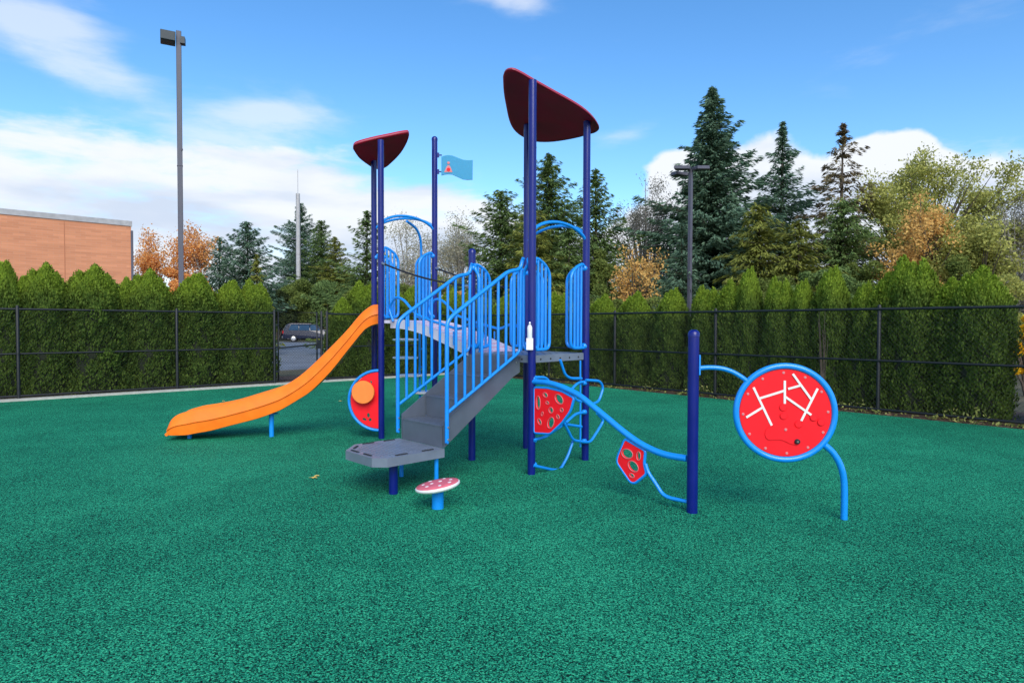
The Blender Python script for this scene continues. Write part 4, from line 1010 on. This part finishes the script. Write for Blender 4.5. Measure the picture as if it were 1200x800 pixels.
brd(1085, 172, 29, 84, 'olive', 'wide olive-yellow maple with open twiggy crown', 69, 'maple', n=42000, leaf=.105, clump=.50, depth=5, fill=190)
brd(1080, 232, 25, 44, 'rust', 'orange-leaved maple in front of the wide olive one', 70, 'maple', n=8000, leaf=.105, clump=.45, depth=5, fill=60)
bsh(1095, 300, 21, 26, 'rust', 'low orange bush between the pointed and the rounded arborvitae', 71, n=4000, leaf=.11)
brd(1148, 250, 24, 46, 'olive', 'yellow-green small tree above the rounded arborvitae', 72, n=22000, leaf=.10, clump=.42, depth=5, fill=120)
bsh(1130, 285, 23, 34, 'green', 'green shrub behind the rounded arborvitae', 76, n=7000, leaf=.13)
brd(1192, 222, 24, 44, 'greyl', 'grey twiggy tree at the right edge', 73, bark='palebark', n=14000, leaf=.07, clump=.4, depth=5, fill=130)
bsh(1205, 290, 20, 32, 'greyl', 'grey twiggy bush at the right edge', 74, n=5500, leaf=.10)
bsh(1206, 349, 15, 19, 'yellow', 'bright yellow-leaved shrub behind the fence at the right edge', 75, n=5000, leaf=.10)
for i, (x, y, d, hw, mtn) in enumerate(((860, 300, 25, 36, 'fir'), (905, 306, 24, 34, 'green'), (955, 300, 23, 36, 'fir'), (1000, 305, 22, 34, 'fir'), (745, 325, 24, 32, 'green'), (700, 322, 25, 30, 'green'), (1170, 300, 19, 34, 'olive'))):
    bsh(x, y, d, hw, mtn, ['dark undergrowth shrub behind the hedge under the giant spruce', 'green undergrowth shrub below the drooping cedar', 'undergrowth shrub below the second drooping cedar', 'undergrowth shrub behind the slim pointed arborvitae', 'undergrowth shrub below the rusty small tree', 'undergrowth shrub right of the right navy post', 'olive undergrowth shrub right of the rounded arborvitae'][i], 80 + i, n=6500, leaf=.14)

# far woodland closing the view
g = rng(5); n = 60000; xs = g.uniform(-75, 70, n); hh = 5.6 + 1.9 * np.sin(xs * .21) + 1.1 * np.sin(xs * .57 + 1) + .7 * np.sin(xs * 1.3); zs = g.random(n) ** .8 * hh; ys = 84 + g.normal(0, 1.4, n) + np.abs(xs) * .05
P = np.stack([xs, ys, zs], 1); me = leaf_mesh('woods', P, g.normal(0, 1, (n, 3)), g.normal(0, 1, (n, 3)), .55, .4, M['darkgreen'], 0)
tag(obj_of(me, 'woods'), 'low dark green woodland beyond the parking area', kind='stuff')

# leaf litter and weeds at the fence foot
def strip(name, lab, o_, d_, n_, L0, L1, cnt, mt, hh, ln, seed, wd=.35):
    g = rng(seed); s_ = g.uniform(L0, L1, cnt); w_ = g.random(cnt) * wd; k = (np.sin(s_ * 2.3) + np.sin(s_ * 5.1 + 1) + 1.2) / 3; keep = g.random(cnt) < np.clip(k, .12, 1); s_, w_ = s_[keep], w_[keep]
    c_ = len(s_); z_ = g.random(c_) ** 2 * hh * np.clip(np.sin(s_ * 3.7) + .6, .2, 1.4) + .015
    P = np.stack([o_.x + d_.x * s_ + n_.x * w_, o_.y + d_.y * s_ + n_.y * w_, z_], 1); D = g.normal(0, 1, (c_, 3)); D[:, 2] = np.abs(D[:, 2]) * (1.4 if hh > .05 else .15); U = g.normal(0, 1, (c_, 3)); 
    if hh <= .05: U[:, 2] *= .15
    tag(obj_of(leaf_mesh(name, P, D, U, ln * g.uniform(.6, 1.4, c_), ln * .5, mt, 0), name), lab, kind='stuff')
strip('weeds', 'yellow-green weeds along the foot of the right fence', CORNER, RD, RN, 3, 19, 3200, M['weed'], .16, .07, 91)
strip('leaf_litter', 'brown fallen leaves under the right hedge', CORNER, RD, RN, 0, 22, 5000, M['litter'], .03, .06, 92, .6)
strip('leaf_litter', 'brown fallen leaves under the left hedge', CORNER + LN * .31, LD, LN, 0, 22, 5000, M['litter'], .03, .06, 93, 1.0)
# single fallen leaves on the rubber
fl = None
for i, (x, y) in enumerate(((367, 560), (371, 558), (262, 447), (399, 452), (955, 463), (1150, 470), (733, 520))):
    p = G(x, y) if y > 455 else G(x, 470); m = MB(); s_ = .028; a_ = i * 1.3
    pts = [(math.cos(a_ + t) * r_ * s_, math.sin(a_ + t) * r_ * s_, h_) for t, r_, h_ in ((0, 1.5, .004), (.6, .8, .012), (1.3, 1.1, .006), (2.2, .7, .010), (3.1, 1.6, .004), (4.0, .7, .012), (4.9, 1.1, .007), (5.7, .8, .01))]
    if fl is None:
        fl = m.prism([Vector(q) + Vector((p.x, p.y, 0)) for q in pts], (0, 0, .002)).build('fallen_leaf', M['leafy'], None, origin=(p.x, p.y, 0)); o = fl
        tag(o, 'small dry yellow leaf lying on the green rubber surface', 'leaf', 'fallen leaves on the rubber')
    else:
        o = fl.copy(); COL.objects.link(o); o.location = (p.x, p.y, 0); o.rotation_euler = (0, 0, a_)

# ================================================================ brick building
bc = v2(at(154, 300, 30)); bdv = LD; ang = math.atan2(-LD.y, -LD.x)          # local +x runs along the wall towards the camera-right end
bld = thing('brick_building', 'salmon brick building with a pale metal parapet at the far left', 'building', (bc.x, bc.y, 0)); bld.rotation_euler = (0, 0, ang)
TH = hz(154, 259, 30)
def local_box(name, c, sz, m_, par=bld, extra=None):
    m = MB(); m.box(c, sz); o = m.build(name, m_, None, origin=(0, 0, 0)); o.parent = par; return o
Wd = 26
local_box('wall', (-Wd / 2, 5, (TH - .25) / 2), (Wd, 10, TH - .25), M['brick'])
local_box('parapet_cap', (-Wd / 2, 5, TH - .13), (Wd + .08, 10.08, .24), M['galv'])
local_box('base_band', (-Wd / 2, -.02, 1.75), (Wd - .02, .06, 3.4), M['galv'])
local_box('control_joint', (-2.6, -.004, TH / 2 + 1.2), (.03, .012, TH - 3.0), M['joint'])
local_box('downpipe', (.03, .02, TH / 2 - .2), (.10, .10, TH - .5), M['pole'])

# ================================================================ lamp posts and pole
def box_head(t, c, sx, sy, sz, rz, m_, tilt=0):
    m = MB(); X = Vector((math.cos(rz), math.sin(rz), 0)); Y = Vector((-math.sin(rz), math.cos(rz), 0)); Z = Vector((0, 0, 1)); X2 = (X * math.cos(tilt) + Z * math.sin(tilt)); Z2 = X2.cross(Y)
    m.box(c, (sx, sy, sz), ax=(X2, Y, Z2)); o = m.build('lamp_head', m_, t); mod = o.modifiers.new('soft', 'BEVEL'); mod.width = .015; mod.segments = 2
    m = MB(); m.box(Vector(c) - Z2 * (sz / 2 + .004), (sx * .8, sy * .8, .008), ax=(X2, Y, Z2)); m.build('lens', M['darkhead'], o); return o
lw = at(212, 300, 17.4); t = thing('lamp_post', 'tall square grey lamp post with one dark box head behind the left hedge', 'lamp post', (lw.x, lw.y, 0)); zt = hz(212, 37, 17.4)
m = MB(); m.box((lw.x, lw.y, zt / 2), (.13, .13, zt), .5); m.box((lw.x, lw.y, zt * .62), (.145, .145, .03), .5); m.box((lw.x + .09, lw.y - .05, hz(212, 176, 17.4)), (.04, .04, .06)); o = m.build('pole', M['pole'], t); mod = o.modifiers.new('soft', 'BEVEL'); mod.width = .012
box_head(t, (lw.x - .24, lw.y - .10, hz(200, 46.5, 17.4)), .36, .42, .25, .5, M['darkhead'])
m = MB(); m.box((lw.x + .10, lw.y + .02, hz(200, 48, 17.4)), (.12, .2, .18), .35); m.build('driver_box', M['darkhead'], t)
lw = at(808.5, 300, 26); t = thing('lamp_post', 'grey lamp post with two outspread flat heads in front of the giant spruce', 'lamp post', (lw.x, lw.y, 0)); zt = hz(808, 199, 26)
m = MB(); m.box((lw.x, lw.y, zt / 2), (.13, .13, zt), .6); m.build('pole', M['pole'], t)
for sx, rz, ti in ((-.37, .35, .10), (.37, -.45, -.08)):
    rzz = rz; box_head(t, (lw.x + sx, lw.y - .12, zt + .04), .62, .38, .13, -.42 if sx < 0 else .42, M['pole'], -.10 if sx < 0 else .10)
    box_head(t, (lw.x + sx * .9, lw.y + .5, zt - .06), .60, .38, .13, .42 if sx < 0 else -.42, M['pole'], 0) if sx < 0 else None
lw = at(349.5, 300, 72); t = thing('utility_pole', 'pale grey pole with a thin whip antenna among the left conifers', 'pole', (lw.x, lw.y, 0)); zt = hz(349, 227, 72)
m = MB(); m.lathe((lw.x, lw.y, 0), [(.28, -.05), (.22, zt)], 14); m.build('shaft', M['galv'], t)
m = MB(); m.tube([(lw.x, lw.y, zt), (lw.x, lw.y, hz(349, 199, 72))], .03, 6); m.build('antenna', M['galv'], t)
m = MB(); m.box((lw.x - .1, lw.y - .05, hz(349, 280, 72)), (1.3, .2, .12), .2); m.build('bracket', M['pole'], t)

# ================================================================ parked cars beyond the gate
def car(loc, label, rz, van=True):
    t = thing('parked_car', label, 'car', (0, 0, 0), 'cars parked beyond the gate')
    Lc, Wc = 4.9, 1.85; side = [(-2.4, .35), (-2.45, .75), (-2.38, 1.0), (-2.05, 1.72), (-1.7, 1.80), (.35, 1.78), (1.1, 1.22), (2.15, 1.05), (2.42, .8), (2.45, .35)]
    m = MB(); a_ = [Vector((x, -Wc / 2 + (.12 if z > 1.1 else 0), z)) for x, z in side]; b_ = [Vector((x, Wc / 2 - (.12 if z > 1.1 else 0), z)) for x, z in side]; n = len(side)
    m.add(a_ + b_, [tuple(range(n)), tuple(reversed(range(n, 2 * n)))] + [((i + 1) % n, i, n + i, n + (i + 1) % n) for i in range(n)], 0)
    o = m.build('body', M['carpaint'], None, origin=(0, 0, 0)); o.parent = t; mod = o.modifiers.new('soft', 'BEVEL'); mod.width = .05; mod.segments = 2
    for sg in (-1, 1):
        y = sg * (Wc / 2 - .055)
        for x0, x1, x2, x3 in ((-1.95, -1.05, -1.05, -1.72), (-.97, -.05, -.05, -.97), (.03, .95, .42, .03)):
            m = MB(); yy = sg * (Wc / 2 - .045); yt = sg * (Wc / 2 - .105)
            vs = [Vector((x0, yy, 1.13)), Vector((x1, yy, 1.13)), Vector((x2, yt, 1.64)), Vector((x3, yt, 1.64))]; m.prism(vs if sg < 0 else vs[::-1], (0, sg * .02, 0)); q = m.build('side_window', M['glass'], None, origin=(0, 0, 0)); q.parent = t
    m = MB(); m.prism([Vector((-2.40, -.72, 1.1)), Vector((-2.40, .72, 1.1)), Vector((-2.14, .62, 1.66)), Vector((-2.14, -.62, 1.66))][::-1], (-.02, 0, .005)); q = m.build('rear_window', M['glass'], None, origin=(0, 0, 0)); q.parent = t
    m = MB(); m.prism([Vector((1.10, -.75, 1.27)), Vector((1.10, .75, 1.27)), Vector((.44, .66, 1.75)), Vector((.44, -.66, 1.75))], (.02, 0, .02)); q = m.build('windscreen', M['glass'], None, origin=(0, 0, 0)); q.parent = t
    for x in (-1.5, 1.5):
        for sg in (-1, 1):
            m = MB(); m.lathe((x, sg * (Wc / 2 - .1), .34), [(.22, -.11), (.33, -.10), (.34, 0), (.33, .10), (.22, .115)], 22, axis=(0, 1, 0)); w_ = m.build('wheel', M['tyre'], None, origin=(0, 0, 0)); w_.parent = t
            m = MB(); m.lathe((x, sg * (Wc / 2 - .1) + sg * .118, .34), [(.215, -.01), (.20, .0), (.05, .012)], 16, axis=(0, sg, 0)); r_ = m.build('rim', M['alloy'], None, origin=(0, 0, 0)); r_.parent = w_
    for sg in (-1, 1):
        m = MB(); m.box((-2.44, sg * .80, .95), (.10, .20, .26)); q = m.build('tail_light', M['lampred'], None, origin=(0, 0, 0)); q.parent = t
        m = MB(); m.box((2.38, sg * .72, .78), (.14, .34, .16)); q = m.build('headlight', M['alloy'], None, origin=(0, 0, 0)); q.parent = t
    for x in (-2.50, 2.48):
        m = MB(); m.box((x, 0, .48), (.10, 1.7, .2)); q = m.build('bumper', M['chrome'], None, origin=(0, 0, 0)); q.parent = t
    t.location = loc; t.rotation_euler = (0, 0, rz); return t
w = G(364, 400.5, -.02); car((w.x, w.y, -.02), 'dark blue minivan parked beyond the gate, rear end to the left', math.radians(14))
w = G(322, 399, -.02); car((w.x - .8, w.y + 2, -.02), 'dark blue car mostly hidden by the hedge left of the gate', math.radians(14))
